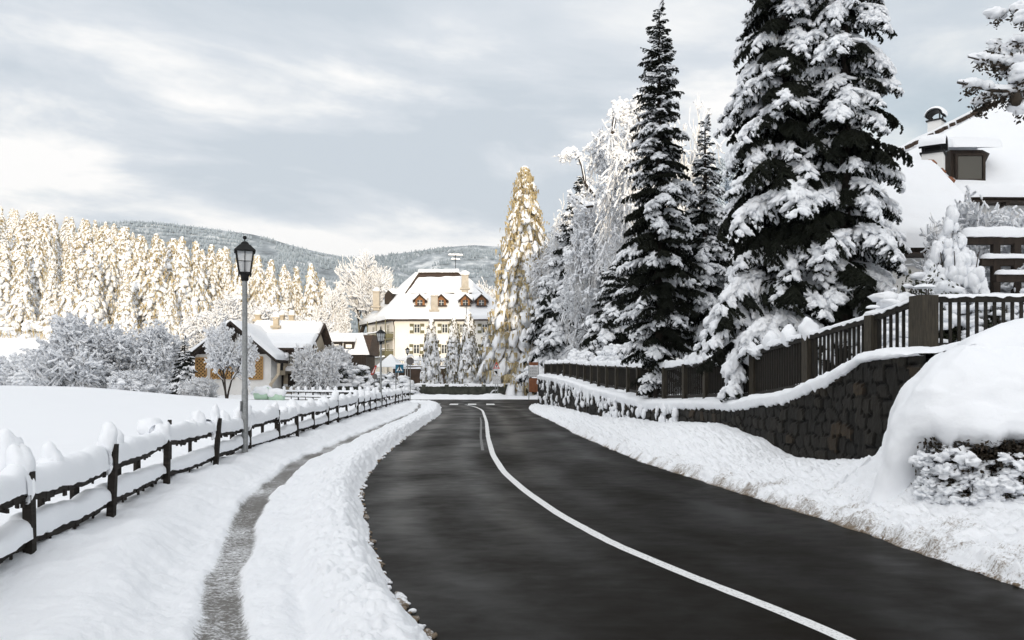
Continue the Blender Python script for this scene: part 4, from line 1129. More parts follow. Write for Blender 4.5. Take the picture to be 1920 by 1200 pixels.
b.prism([E['fl'] - (0, 0, .22), E['fr'] - (0, 0, .22), E['br'] - (0, 0, .22), E['bl'] - (0, 0, .22)], (0, 0, .06))
roof = b.build('roof', M['roof'], hot)
lerp = lambda p, q, t: np.array(p) * (1 - t) + np.array(q) * t
b = MB()
fl, fr = E['fl'], E['fr']
low_t = .52
snow_slab(b, fl, fr, lerp(fr, RR, .50), lerp(fl, RL, .50), .42, 90, 24, .25, .06, 1, edge=.1)                        # lower front slope
snow_slab(b, lerp(fl, RL, .515) + (.25, 0, 0), lerp(fr, RR, .515) - (.2, 0, 0), lerp(fr, RR, .90), lerp(fl, RL, .86) + (.55, 0, 0), .34, 60, 20, .4, 0, 2, edge=.15)   # upper front slope
snow_slab(b, E['bl'], fl, lerp(RL, fl, .02), RL, .42, 40, 30, .2, .06, 3)                                            # left hip
snow_slab(b, fr, E['br'], RR, lerp(RR, fr, .01), .4, 30, 30, .2, 0, 4)
snow_log(b, [RL - (.2, 0, .1), RR + (.3, 0, -.1)], .42, .55, seed=3)
sub(b.build('roof_snow', M['snow_far'], None, True), roof)
roofz = lambda px, py: None
def on_front(x, y2):                                               # point of the front roof slope at x and height fraction
    q_ = y2; return np.array([x, 124.2 + (132 - 124.2) * q_, ez - .05 + (RL[2] - ez + .05) * q_])
def gable_dormer(px, py0, py1, w):
    fr_ = 0.20; c = on_front(PX(px, 125.8), fr_); x = c[0]; y = 125.3; zb = PZ(py1, y); zt = PZ(py0, y)
    b = MB(); hw = w / 2; sh = zb + (zt - zb) * .50
    b.prism([(x - hw, y, zb), (x + hw, y, zb), (x + hw, y, sh), (x, y, zt - .1), (x - hw, y, sh)], (0, 3.4, 0)); d_ = b.build('dormer', M['dormer'], hot)
    b = MB()
    for s in (-1, 1): b.prism([(x, y - .35, zt + .02), (x + s * (hw + .35), y - .35, sh - .12), (x + s * (hw + .35), y - .35, sh - .30), (x, y - .35, zt - .18)], (0, 3.2, 0))
    b.box((x, y - .05, zb + .05), (w + .35, .5, .12)); sub(b.build('dormer_roof', M['roof']), d_)
    b = MB(); b.box((x, y - .03, zb + (sh - zb) * .55), (w * .55, .06, (sh - zb) * .95), 0, 0)
    b.box((x, y - .07, zb + (sh - zb) * .55), (.06, .04, (sh - zb) * .95), 0, 1); b.box((x, y - .07, zb + (sh - zb) * .62), (w * .55, .04, .05), 0, 1)
    sub(b.build('dormer_window', [M['glass'], M['winframe']]), d_)
    b = MB()
    for s in (-1, 1): snow_slab(b, (x + s * (hw + .38), y - .3, sh - .06), (x + s * (hw + .38), y + 2.9, sh - .06), (x, y + 2.9, zt + .06), (x, y - .3, zt + .06), .42, 10, 8, .2)
    sub(b.build('dormer_snow', M['snow_far'], None, True), d_)
WL_fix = []
for px in (788, 828, 873, 903): gable_dormer(px, 552, 574, 1.35)
# side dormer on the left hip and chimneys
c = np.array([PX(725, 130), 130., 0]); zb, zt = PZ(571, 130), PZ(545, 130)
b = MB(); b.prism([(c[0] - .2, 129.2, zb), (c[0] + .9, 129.2, zb), (c[0] + .9, 129.2, zt - .7), (c[0] + .35, 129.2, zt), (c[0] - .2, 129.2, zt - .7)], (1.6, 3.2, 0)); d_ = b.build('dormer', M['wood_house'], hot)
b = MB(); snow_slab(b, (c[0] + 1.1, 128.8, zt - .6), (c[0] + 4.2, 130.5, zt - .6), (c[0] + 3.6, 130.8, zt + .1), (c[0] + .3, 129.0, zt + .1), .4, 12, 8); sub(b.build('dormer_snow', M['snow_far'], None, True), d_)
def chimney(px, pt, pb, D, w, m='plaster', lab=None):
    x = PX(px, D); zt, zb = PZ(pt, D), PZ(pb, D) - .6
    b = MB(); b.box((x, D, (zt + zb) / 2), (w, w, zt - zb)); b.box((x, D, zt + .05), (w + .16, w + .16, .12)); b.box((x, D - w * .4, zb + .55), (w + .5, w * .8, .25)); ch = b.build('chimney', M[m], hot if lab is None else lab)
    b = MB(); b.lumps([(x, D, zt + .3)], [[w * .62, w * .62, .42]], rng=rng, sub=2, amp=.25); sub(b.build('chimney_snow', M['snow_far'], None, True), ch)
chimney(706, 548, 575, 130.5, 1.0, 'chim'); chimney(815, 556, 582, 125.2, 1.0, 'chim'); chimney(872, 517, 541, 128.6, 1.0, 'chim')
for px, w0, h0, sl_ in ((782, .88, 1.32, 1), (834, .85, 1.32, 1), (866.5, .72, 1.32, 1), (909, .85, 1.32, 1)):
    window(hot, (PX(px, 125), 124.99, PZ(616, 125)), w0, h0, sw=.60)
for px, w0 in ((781, .88), (833, .85), (868, .72), (909, .85)):
    window(hot, (PX(px, 125), 124.99, PZ(654.5, 125)), w0, 1.35, sw=.58)
window(hot, (PX(782, 125), 124.99, PZ(692, 125)), .9, 1.3)
# balcony side: slanted wall A4 - A0
sd = A4 - A0; Ls = np.linalg.norm(sd); su_ = sd / Ls; no_ = np.array([su_[1] * -1, su_[0]]); no_ = no_ if no_[1] < 0 else -no_
for zc, hgt in ((PZ(616, 125), 1.5), (PZ(654, 125), 1.7), (PZ(688, 125), 1.7)):
    for q_ in (.18, .45, .75): window(hot, (*(A0 + sd * q_ + no_ * .01), zc - .1), .75, hgt, n=tuple(no_), shutters=False)
for zf in (PZ(636, 125), PZ(669, 126)):
    o1, o2 = A0 + no_ * 1.3 - su_ * .2, A4 + no_ * 1.3 + su_ * .3
    b = MB(); wallprism(b, [A0 + no_ * .01, A4 + no_ * .01, o2, o1], zf - .15, zf); bal = b.build('balcony', M['olive'], hot)
    b = MB()
    for p_, q_ in ((o1, o2), (A0 + no_ * .05 - su_ * .2, o1)):
        b.beam((*p_, zf + 1.0), (*q_, zf + 1.0), .1, .1); b.beam((*p_, zf + .45), (*q_, zf + .45), .05, .75)
    for q_ in (0, .33, .66, 1): pp = o1 * (1 - q_) + o2 * q_; b.beam((*pp, zf), (*pp, zf + 2.9), .12, .12)
    sub(b.build('balcony_rail', M['olive']), bal)
    b = MB(); snow_log(b, [(*o1, zf + 1.05), (*o2, zf + 1.05)], .16, .2, seed=zf, n=60); snow_log(b, [(*(o1 + no_ * .15), zf - .1), (*(o2 + no_ * .15), zf - .1)], .25, .22, seed=zf + 1, n=60); sub(b.build('balcony_snow', M['snow_far'], None, True), bal)
b = MB(); x = PX(739, 124.8); b.tube([(x, 124.85, ZB), (x, 124.85, ez - 1.1), (x - .1, 124.6, ez - .4), (x + .3, 124.3, ez - .2)], .07, 7); b.build('downpipe', M['wood_house'], hot)
b = MB(); ax_ = PX(854, 132); b.tube([(ax_, 132, RL[2] - .3), (ax_, 132, PZ(478, 132))], .05, 6)
for zq, l in ((PZ(479, 132), 1.1), (PZ(487, 132), .7)): b.beam((ax_ - l, 132, zq), (ax_ + l, 132.4, zq), .06, .06)
an = b.build('antenna', M['iron'], hot)
b = MB()
for zq, l in ((PZ(479, 132), 1.15), (PZ(487, 132), .7)): snow_log(b, [(ax_ - l, 132, zq + .02), (ax_ + l, 132.4, zq + .02)], .16, .3, seed=zq, n=24)
sub(b.build('antenna_snow', M['snow_far'], None, True), an)
b = MB(); xf = PX(874, 122); b.tube([(xf, 123.4, PZ(605, 123)), (xf, 123.4, PZ(556, 123))], .05, 6); b.build('flagpole', M['iron'], hot)
b = MB()                                                           # snow guard ridges near the eave and gaps in the snow
for q_, x0_, x1_ in ((.505, 770, 800), (.51, 832, 852), (.51, 875, 885)):
    p_ = on_front(PX(x0_, 128), q_); r_ = on_front(PX(x1_, 128), q_); b.beam(p_ + (0, -.2, .12), r_ + (0, -.2, .12), .2, .16)
b.build('snow_guard', M['roof'], hot)

# terrace in front of the hotel
ter = thing('terrace_wall', 'brown terrace wall with snowy railing below the hotel windows', 'wall', (PX(812, 108), 108, 1.2))
b = MB(); b.box((PX(822, 108), 109, PZ(711, 108)), (11.5, 2, 3.3)); b.build('wall_face', M['brownwall'], ter)
b = MB(); snow_slab(b, (PX(735, 107.9), 107.9, PZ(691, 108)), (PX(912, 107.9), 107.9, PZ(691, 108)), (PX(912, 110.2), 110.2, PZ(690, 110)), (PX(735, 110.2), 110.2, PZ(690, 110)), .3, 60, 10, .4, .1); b.build('wall_snow', M['snow_far'], ter, True)
b = MB(); x0_, x1_ = PX(745, 109.5), PX(905, 109.5); zt_, zb_ = PZ(676, 109.5), PZ(688, 109.5)
b.beam((x0_, 109.5, zt_), (x1_, 109.5, zt_), .08, .08)
for k in range(48):
    x = x0_ + (x1_ - x0_) * k / 47; b.beam((x, 109.5, zb_), (x, 109.5, zt_), .05, .05)
b.build('railing', M['iron'], ter)
b = MB(); snow_log(b, [(x0_, 109.4, zt_ + .03), (x1_, 109.4, zt_ + .03)], .16, .42, seed=4, n=160, rough=.5, jag=.05)
rng = np.random.default_rng(3)
cc = np.stack([rng.uniform(x0_, x1_, 60), np.full(60, 109.35), rng.uniform(zb_, zt_, 60)], 1); b.lumps(cc, rng.uniform(.08, .26, 60)[:, None] * np.array([1.2, .6, .8]), rng=rng, amp=.4); b.build('railing_snow', M['snow_far'], ter, True)
par = thing('garden_parasol', 'closed pavilion tent with pointed snow-white roof below the hotel balcony', 'tent', (PX(733, 106), 106, 1.5))
b = MB(); xp = PX(733, 106); b.lathe([(2.2, PZ(688, 106)), (1.2, PZ(677, 106)), (.12, PZ(664.5, 106)), (0, PZ(664, 106))], (xp, 106, 0), 4, rot=.6); b.build('canopy', M['snow_far'], par)
b = MB()
for k in range(4): a = .6 + k * math.pi / 2; b.tube([(xp + 2.0 * math.cos(a), 106 + 2.0 * math.sin(a), gz(xp, 106) - .4), (xp + 2.0 * math.cos(a), 106 + 2.0 * math.sin(a), PZ(688, 106) + .05)], .05, 6)
b.build('pole', M['winframe'], par)

# ---- annex with two shed dormers
anx = thing('annex', 'low annex with snow-covered mansard roof and two small shed dormers', 'building', (PX(640, 112), 114, 1.5))
D = 111.
x0_, x1_ = PX(598, D), PX(693, D)
b = MB(); wallprism(b, [(x0_, D + .6), (x1_ - .6, D + .6), (x1_ - .6, D + 8), (x0_, D + 8)], 0, PZ(664, D)); b.build('wall', M['wood_house'], anx)
b = MB(); Ez, Tz = PZ(665, D), PZ(628, D + 3.2)
b.prism([(x0_ - .3, D, Ez), (x0_ - .3, D + 3.2, Tz), (x0_ - .3, D + 8.6, Tz), (x0_ - .3, D + 8.6, Ez)], (x1_ - x0_ + .2, 0, 0)); rf = b.build('roof', M['roof'], anx)
b = MB(); snow_slab(b, (x0_ - .3, D - .02, Ez + .02), (x1_, D - .02, Ez + .02), (PX(681, D + 3.2), D + 3.2, Tz + .03), (x0_ - .3, D + 3.2, Tz + .03), .3, 60, 16, .25, .05); snow_slab(b, (x0_, D + 3.2, Tz + .04), (PX(681, D + 3.2), D + 3.2, Tz + .04), (PX(681, D + 3.2), D + 8.5, Tz + .05), (x0_, D + 8.5, Tz + .05), .3, 30, 8); sub(b.build('roof_snow', M['snow_far'], None, True), rf)
for px in (629, 653):
    x = PX(px, D); zc = PZ(648, D + .8)
    b = MB(); b.box((x, D + 1.5, zc), (1.35, 2.2, .95)); d_ = b.build('dormer', M['wood_house'], anx)
    b = MB(); b.box((x, D + .38, zc - .08), (.8, .05, .45)); sub(b.build('dormer_window', M['winframe']), d_)
    b = MB(); snow_slab(b, (x - .85, D + .2, zc + .52), (x + .85, D + .2, zc + .52), (x + .75, D + 2.5, zc + 1.15), (x - .75, D + 2.5, zc + 1.15), .3, 14, 10); sub(b.build('dormer_snow', M['snow_far'], None, True), d_)

# ---- farmhouse with the latticed gable
farm = thing('farmhouse', 'chalet farmhouse with latticed white gable and wide snowy roof behind the lamp', 'building', (PX(450, 85), 88, .6))
D = 85.; gzb = .3
xl0, xr0 = PX(366, D), PX(508, D); xa = PX(438, D); za = PZ(603, D); zel, zer = PZ(663, D), PZ(672, D)
b = MB(); wallprism(b, [(xl0, D), (xr0, D), (xr0, D + 10), (xl0, D + 10)], gzb - 1, zel); b.build('wall', M['plaster_w'], farm)
b = MB(); b.prism([(xl0, D - .05, PZ(664, D)), (xr0, D - .05, PZ(664, D)), (xa, D - .05, za - .05)], (0, 9, 0)); b.build('gable', M['wood_house'], farm)
for a0_, a1_, y0_, y1_ in ((367, 388, 671, 710), (452, 493, 669, 711), (396, 440, 671, 710)):
    X0, X1, Z0, Z1 = PX(a0_, D), PX(a1_, D), PZ(y1_, D), PZ(y0_, D)
    b = MB(); b.box(((X0 + X1) / 2, D - .03, (Z0 + Z1) / 2), (X1 - X0, .04, Z1 - Z0), 0, 1)
    nx_ = max(3, int((X1 - X0) / .30)); nz_ = max(4, int((Z1 - Z0) / .30))
    hx, hz2 = (X1 - X0) / nx_, (Z1 - Z0) / nz_
    for i in range(-nz_, nx_ + 1):                                  # diagonal laths both ways
        for sgn in (1, -1):
            p0 = np.array([X0 + i * hx, Z0 if sgn > 0 else Z1]); p1 = np.array([X0 + (i + nz_) * hx, Z1 if sgn > 0 else Z0])
            t0 = max(0, (X0 - p0[0]) / (p1[0] - p0[0])); t1 = min(1, (X1 - p0[0]) / (p1[0] - p0[0]))
            if t1 - t0 > .02:
                u0, u1 = p0 + (p1 - p0) * t0, p0 + (p1 - p0) * t1; yq = D - .075 - (.02 if sgn > 0 else 0)
                b.beam((u0[0], yq, u0[1]), (u1[0], yq, u1[1]), .02, .115)
    for zz in (Z0, Z1): b.beam((X0, D - .1, zz), (X1, D - .1, zz), .08, .1)
    for xx in (X0, X1): b.beam((xx, D - .1, Z0), (xx, D - .1, Z1), .08, .1)
    b.build('lattice_panel', [M['lattice'], M['wood_house']], farm)
roofp = MB(); ov = 1.0; yb0, yb1 = D - ov, D + 10.5
Lx, Rx = PX(358, D), PX(517, D - 1); lz, rz_ = PZ(668, D), PZ(674, D)
roofp.prism([(Lx, yb0, lz), (xa, yb0, za), (xa, yb0, za - .32), (Lx, yb0, lz - .32)], (0, yb1 - yb0, 0))
roofp.prism([(Rx, yb0, rz_), (xa, yb0, za), (xa, yb0, za - .32), (Rx, yb0, rz_ - .32)], (0, yb1 - yb0, 0))
rf = roofp.build('roof', M['wood_house'], farm)
b = MB()
snow_slab(b, (Lx, yb0 - .05, lz + .02), (Lx, yb1, lz + .02), (xa, yb1, za + .02), (xa, yb0 - .05, za + .02), .35, 30, 24, .25, .08, 1)
snow_slab(b, (Rx, yb0 - .05, rz_ + .02), (Rx, yb1, rz_ + .02), (xa, yb1, za + .02), (xa, yb0 - .05, za + .02), .35, 30, 24, .25, .08, 2)
sub(b.build('roof_snow', M['snow_far'], None, True), rf)
b = MB(); b.tube([(xr0 + .1, D - .6, gzb), (xr0 + .15, D - .6, gzb + 1.1), (xr0 + .9, D - .6, gzb + 2.1), (xr0 + .95, D - .6, rz_ - .4)], .16, 6); b.build('porch_post', M['plaster_b'], farm)
# the long wing to the right, ridge running across
wing = thing('farmhouse_wing', 'long beige wing with bay window and broad two-tier snowy roof right of the gable', 'building', (PX(545, 90), 92, .6))
D2 = 89.; wx0, wx1 = PX(508, D2), PX(577, D2)
b = MB(); wallprism(b, [(wx0, D2), (wx1, D2), (wx1, D2 + 9), (wx0, D2 + 9)], gzb - 1, PZ(655, D2)); b.prism([(wx1 - .02, D2, PZ(655, D2)), (wx1 - .02, D2 + 9, PZ(655, D2)), (wx1 - .02, D2 + 5.2, PZ(612, D2 + 5.2))], (-.3, 0, 0)); b.build('wall', M['plaster_b'], wing)
b = MB(); y_r = D2 + 5.2; zr = PZ(606, y_r); ze1 = PZ(652, D2 - .9)
b.prism([(wx0 - 3.2, D2 - .9, ze1), (wx0 - 3.2, y_r, zr), (wx0 - 3.2, y_r, zr - .3), (wx0 - 3.2, D2 - .9, ze1 - .25)], (wx1 - wx0 + 3.9, 0, 0)); b.prism([(wx0 - 3.2, y_r + 5.5, ze1), (wx0 - 3.2, y_r, zr), (wx0 - 3.2, y_r, zr - .3), (wx0 - 3.2, y_r + 5.5, ze1 - .2)], (wx1 - wx0 + 3.9, 0, 0)); rf = b.build('roof', M['roof'], wing)
b = MB(); xa0, xa1 = wx0 - 3.2, wx1 + .65
mA = lambda x, q_: np.array([x, D2 - .92 + (y_r - D2 + .92) * q_, ze1 + (zr - ze1) * q_ + .02])
snow_slab(b, mA(xa0, 0), mA(xa1, 0), mA(xa1, .50), mA(xa0, .50), .36, 60, 14, .2, .06, 5)
snow_slab(b, mA(xa0, .56), mA(xa1, .56), mA(xa1 - .1, .95), mA(xa0, .95), .30, 60, 14, .2, .02, 6)
snow_log(b, [(xa0, y_r, zr), (xa1 - .9, y_r, zr)], .3, .3, seed=4, n=60)
sub(b.build('roof_snow', M['snow_far'], None, True), rf)
for px, pt, pb, DD in ((518, 597, 612, 92.), (484, 592, 600, 97.), (528, 593, 602, 98.), (547, 593, 602, 98.)): chimney(px, pt, pb, DD, .55, 'plaster_b', wing)
# bay, lower roof, doors and windows
bx0, bx1 = PX(519, D2 - 1), PX(535, D2 - 1)
b = MB(); b.box(((bx0 + bx1) / 2, D2 - .6, PZ(688, D2)), (bx1 - bx0, 1.2, PZ(672, D2) - PZ(703, D2))); bay = b.build('bay_window', M['plaster_b'], wing)
b = MB(); b.box(((bx0 + bx1) / 2, D2 - 1.22, PZ(687, D2 - 1.2)), (.55, .06, .85)); sub(b.build('pane', M['glass']), bay)
b = MB(); snow_slab(b, (bx0 - .2, D2 - 1.5, PZ(672, D2)), (bx1 + .3, D2 - 1.5, PZ(672, D2)), (bx1 + .3, D2, PZ(664, D2)), (bx0 - .2, D2, PZ(664, D2)), .3, 16, 8); sub(b.build('bay_snow', M['snow_far'], None, True), bay)
b = MB(); b.box((PX(557, D2 - .3), D2 - .3, PZ(660, D2)), (PX(579, D2) - PX(538, D2), .55, .5)); b.build('soffit', M['roof'], wing)
b = MB(); snow_slab(b, (PX(534, D2 - 1), D2 - 1.1, PZ(696, D2)), (PX(580, D2 - 1), D2 - 1.1, PZ(696, D2)), (PX(580, D2), D2, PZ(688, D2)), (PX(534, D2), D2, PZ(688, D2)), .22, 30, 8); b.build('porch_roof_snow', M['snow_far'], wing, True)
for px, py, w_, h_ in ((546, 675, .5, .85), (571, 675, .5, .85), (560, 711, .55, 1.0)): window(wing, (PX(px, D2), D2 - .02, PZ(py, D2)), w_, h_, shutters=False)
for px in (525, 547): b = MB(); b.box((PX(px, D2), D2 - .05, PZ(713, D2)), (.75, .1, 1.35)); b.build('door', M['wood_house'], wing)

# ---- white house at the right
hs = thing('house', 'white house with steep snowy hipped roof, dark dormer and twin chimneys on the right', 'building', (15, 33, 2.4))
hx0, hx1, hy0, hy1 = 12.2, 27., 31.5, 41.5
ez = PZ(370, 31)
b = MB(); wallprism(b, [(hx0, hy0), (hx1, hy0), (hx1, hy1), (hx0, hy1)], .5, ez + .05); b.build('wall', M['plaster_w'], hs)
ap = np.array([PX(1884, 36.3), 36.3, PZ(196, 36.3)]); ap2 = ap + (5.2, 0, 0)
efl = np.array([hx0 - .9, hy0 - .7, ez]); efr = np.array([hx1 + .9, hy0 - .7, ez]); ebr = np.array([hx1 + .9, hy1 + .7, ez]); ebl = np.array([hx0 - .9, hy1 + .7, ez])
b = MB()
for poly in ([efl, efr, ap2, ap], [efr, ebr, ap2], [ebr, ebl, ap, ap2], [ebl, efl, ap]):
    n_ = np.cross(poly[1] - poly[0], poly[-1] - poly[0]); n_ /= np.linalg.norm(n_); b.prism(np.array(poly) - n_ * .22, n_ * .2)
b.prism([efl - (0, 0, .2), efr - (0, 0, .2), ebr - (0, 0, .2), ebl - (0, 0, .2)], (0, 0, .05))
for k in range(16): b.box((hx0 - .6 + k * 1.05, hy0 - .42, ez - .26), (.12, .55, .12))
rf = b.build('roof', M['wood_house'], hs)
b = MB()
snow_slab(b, efl - (0, 0, .02), efr, ap2, ap, .30, 60, 40, .14, .05, 7, edge=.12)
snow_slab(b, ebl, efl, ap - (.02, 0, 0), ap - (0, .02, 0), .40, 40, 40, .14, .05, 8, edge=.12)
sub(b.build('roof_snow', M['snow_tree'], None, True), rf)
b = MB()                                                            # bare hip tiles showing through along the left hip
for k in range(16):
    q_ = .30 + k * .042; p_ = lerp(efl, ap, q_); r_ = lerp(efl, ap, q_ + rng.uniform(.012, .036)); nn_ = np.array([-.55, -.55, .62]); b.beam(p_ + nn_ * .30, r_ + nn_ * .30, .16, .13)
sub(b.build('hip_tiles', M['roof']), rf)
dx0, dx1, dy = PX(1782, 31.15), PX(1842, 31.15), 31.15
zt, zb = PZ(281, dy), PZ(335, dy)
b = MB(); b.box(((dx0 + dx1) / 2, dy + 1.5, (zt + zb) / 2), (dx1 - dx0, 3, zt - zb)); b.prism([(dx1, dy, zt), (dx1 + .55, dy + .5, zt), (dx1 + .05, dy + .5, zb), (dx1, dy, zb)], (0, 2.6, 0)); dm = b.build('dormer', M['wood_house'], hs)
b = MB(); cx_, cz_ = PX(1817, dy), PZ(315, dy); b.box((cx_, dy - .03, cz_), (.92, .06, .86), 0, 0)
for s in (-1, 1): b.box((cx_ + s * .5, dy - .06, cz_), (.09, .1, 1.03), 0, 1); b.box((cx_, dy - .06, cz_ + s * .47), (.91, .1, .09), 0, 1)
sub(b.build('dormer_window', [M['glass'], M['wood_house']]), dm)
b = MB(); snow_slab(b, (dx0 - .12, dy - .3, zt + .02), (dx1 + .65, dy - .3, zt + .02), (dx1 + .75, dy + 2.6, zt + .75), (dx0 - .12, dy + 2.6, zt + .75), .34, 26, 16, .2, .03, 9); sub(b.build('dormer_snow', M['snow_tree'], None, True), dm)
def hooded(px, D, pt, pb, pc, wpx, rz):
    w_ = wpx / F * D; x = PX(px, D); zt, zb, zc = PZ(pt, D), PZ(pb, D), PZ(pc, D)
    b = MB(); b.box((x, D, (zb - 1.2 + zt) / 2), (w_, w_, zt - zb + 1.2), rz); b.box((x, D, zt + .03), (w_ + .12, w_ + .12, .06), rz, 1)
    for sx_ in (-1, 1):
        for sy_ in (-1, 1): b.box(np.array([x, D, zt + .15]) + np.array([math.cos(rz) * sx_ - math.sin(rz) * sy_, math.sin(rz) * sx_ + math.cos(rz) * sy_, 0]) * w_ * .4, (.05, .05, .25), rz, 1)
    ch = b.build('chimney', [M['plaster_w'], M['iron']], hs)
    def arch(r, z0, L, m, b, ww=0):
        th = np.linspace(0, math.pi, 15); c_, s_ = math.cos(rz), math.sin(rz)
        V = []
        for yy in (-L, L): V.append(np.stack([x + r * np.cos(th) * c_ - yy * s_, D + r * np.cos(th) * s_ + yy * c_, z0 + r * .85 * np.sin(th)], 1))
        b.grid(np.stack(V, 0), m)
    b = MB(); zz = zt + .20; hgt = w_ * .62
    for r in (hgt, hgt - .04): arch(r, zz, w_ * .62, 0, b)
    sub(b.build('chimney_hood', M['iron']), ch)
    b = MB(); th = np.linspace(.12, math.pi - .12, 13); ll = np.linspace(-w_ * .64, w_ * .64, 12); TH, LL = np.meshgrid(th, ll, indexing='ij')
    rr_ = hgt + .03 + .16 * np.sin(TH) ** .6 * (1 - (np.abs(LL) / (w_ * .64)) ** 6 * .8); c_, s_ = math.cos(rz), math.sin(rz)
    b.grid(np.stack([x + rr_ * np.cos(TH) * c_ - LL * s_, D + rr_ * np.cos(TH) * s_ + LL * c_, zz + rr_ * .85 * np.sin(TH)], -1)); sub(b.build('chimney_snow', M['snow_tree'], None, True), ch)
hooded(1755, 37.0, 229, 266, 214, 23, -.75)
hooded(1750, 30.6, 291, 335, 272, 36, 1.0)
# low front wing of the house
lw = thing('garage_wing', 'low outbuilding whose deep snow roof slopes down in front of the white house', 'building', (12, 27, 2.2))
ly0, ly1 = 26., 31.
lz = PZ(462, 25.6); lt = PZ(316, 29.)
ax0, ax1 = PX(1690, 29), PX(1733, 29)
cfl, cfr = np.array([PX(1560, 25.6), 25.6, lz]), np.array([PX(1885, 25.6), 25.6, lz]); 
b = MB(); wallprism(b, [(cfl[0] + .8, 26.5), (cfr[0] - .8, 26.5), (cfr[0] - .8, 31.3), (cfl[0] + .8, 31.3)], .8, lz); b.build('wall', M['plaster_w'], lw)
b = MB(); T0, T1 = np.array([ax0, 29., lt]), np.array([ax1, 29., lt]); cbr, cbl = cfr + (0, 5.6, 0), cfl + (0, 5.6, 0)
for poly in ([cfl, cfr, T1, T0], [cfr, cbr, T1], [cbl, cfl, T0]):
    n_ = np.cross(poly[1] - poly[0], poly[-1] - poly[0]); n_ /= np.linalg.norm(n_); b.prism(np.array(poly) - n_ * .24, n_ * .2)
b.prism([cfl - (0, 0, .22), cfr - (0, 0, .22), cbr - (0, 0, .22), cbl - (0, 0, .22)], (0, 0, .05)); rf = b.build('roof', M['wood_house'], lw)
b = MB(); snow_slab(b, cfl, cfr, T1 + (.02, 0, 0), T0, .5, 50, 40, .18, .06, 11, edge=.16); snow_slab(b, cfr, cbr, T1 + (0, .02, 0), T1, .42, 30, 40, .2, 0, 12, edge=.3); snow_slab(b, cbl, cfl, T0 - (0, .02, 0), T0, .42, 30, 40, .2, 0, 12); sub(b.build('roof_snow', M['snow_tree'], None, True), rf)
b = MB()
for k in range(3): p_ = lerp(T1, cfr, .04 + k * .12); r_ = lerp(T1, cfr, .09 + k * .12); b.beam(p_ + (.05, -.1, .3), r_ + (.05, -.1, .3), .2, .16)
sub(b.build('ridge_tiles', M['orange']), rf)
# white house glimpsed between the spruces
h2 = thing('cottage', 'pale cottage glimpsed between the two dark spruces, dark eave under snow', 'building', (11, 42, 2.2))
D = 42.; b = MB(); x0_, x1_ = PX(1290, D), PX(1470, D); wallprism(b, [(x0_, D), (x1_, D), (x1_, D + 7), (x0_, D + 7)], .8, PZ(483, D)); b.build('wall', M['plaster_w'], h2)
b = MB(); e0 = PZ(482, D - .8); t0_ = PZ(425, D + 3.5); b.prism([(x0_ - .6, D - .8, e0), (x0_ - .6, D + 3.5, t0_), (x0_ - .6, D + 3.5, t0_ - .3), (x0_ - .6, D - .8, e0 - .22)], (x1_ - x0_ + 1.2, 0, 0)); b.prism([(x0_ - .6, D + 7.8, e0), (x0_ - .6, D + 3.5, t0_), (x0_ - .6, D + 3.5, t0_ - .3), (x0_ - .6, D + 7.8, e0 - .22)], (x1_ - x0_ + 1.2, 0, 0)); rf = b.build('roof', M['wood_house'], h2)
b = MB(); snow_slab(b, (x0_ - .6, D - .82, e0 + .02), (x1_ + .6, D - .82, e0 + .02), (x1_ + .6, D + 3.5, t0_ + .02), (x0_ - .6, D + 3.5, t0_ + .02), .4, 40, 20); sub(b.build('roof_snow', M['snow_tree'], None, True), rf)
# pergola in the garden
pg = thing('pergola', 'dark timber pergola carrying snow at the right edge behind the garden fence', 'pergola', (11.5, 19.5, 2.5))
D = 20.
for zpx, dd in ((452, 0.), (492, .0), (522, -.6)):
    b = MB(); z_ = PZ(zpx, D + dd); x0_ = PX(1838, D) if zpx > 460 else PX(1800, D); b.beam((x0_, D + dd, z_), (PX(2150, D), D + dd, z_), .14, .17); b.build('beam', M['wood_house'], pg)
    b = MB(); snow_log(b, [(x0_, D + dd, z_ + .08), (PX(2150, D), D + dd, z_ + .08)], .14, .13 if zpx > 460 else .24, seed=zpx, rough=.3); b.build('beam_snow', M['snow_tree'], pg, True)
for px in (1866, 1905, 1990): b = MB(); b.beam((PX(px, D), D, gz(PX(px, D), D) - .3), (PX(px, D), D, PZ(455, D)), .16, .16); b.build('post', M['wood_house'], pg)

# ---- low dark wall beyond the junction
fw = thing('low_wall', 'long low dark wall with square posts and snow coping beyond the road bend', 'wall', (0, 89, .3))
D = 89.2; xs_ = [-24.] + [PX(px, D) for px in (795, 838, 874, 907, 948, 986)] + [6., 10.]
b = MB(); b.box((-7, D, .55), (34, .28, 1.3)); b.build('wall_face', M['conc'], fw)
for x in xs_: b = MB(); b.box((x, D - .04, .6), (.42, .5, 1.55)); b.build('post', M['conc'], fw)
b = MB(); snow_log(b, [(-24, D, 1.2), (10, D, 1.2)], .26, .28, seed=2, n=400, rough=.5, jag=.06); b.build('wall_snow', M['snow_far'], fw, True)
wl2 = thing('garden_wall', 'dark wall under the snowy bushes left of the road bend', 'wall', (PX(660, 92), 92, .3))
b = MB(); b.box((PX(672, 92), 92.4, .75), (12, .35, 1.5)); b.build('wall_face', M['conc'], wl2)
b = MB(); snow_log(b, [(PX(572, 92), 92.4, 1.5), (PX(772, 92), 92.4, 1.5)], .3, .28, seed=9, n=200, rough=.5, jag=.05); b.build('wall_snow', M['snow_far'], wl2, True)

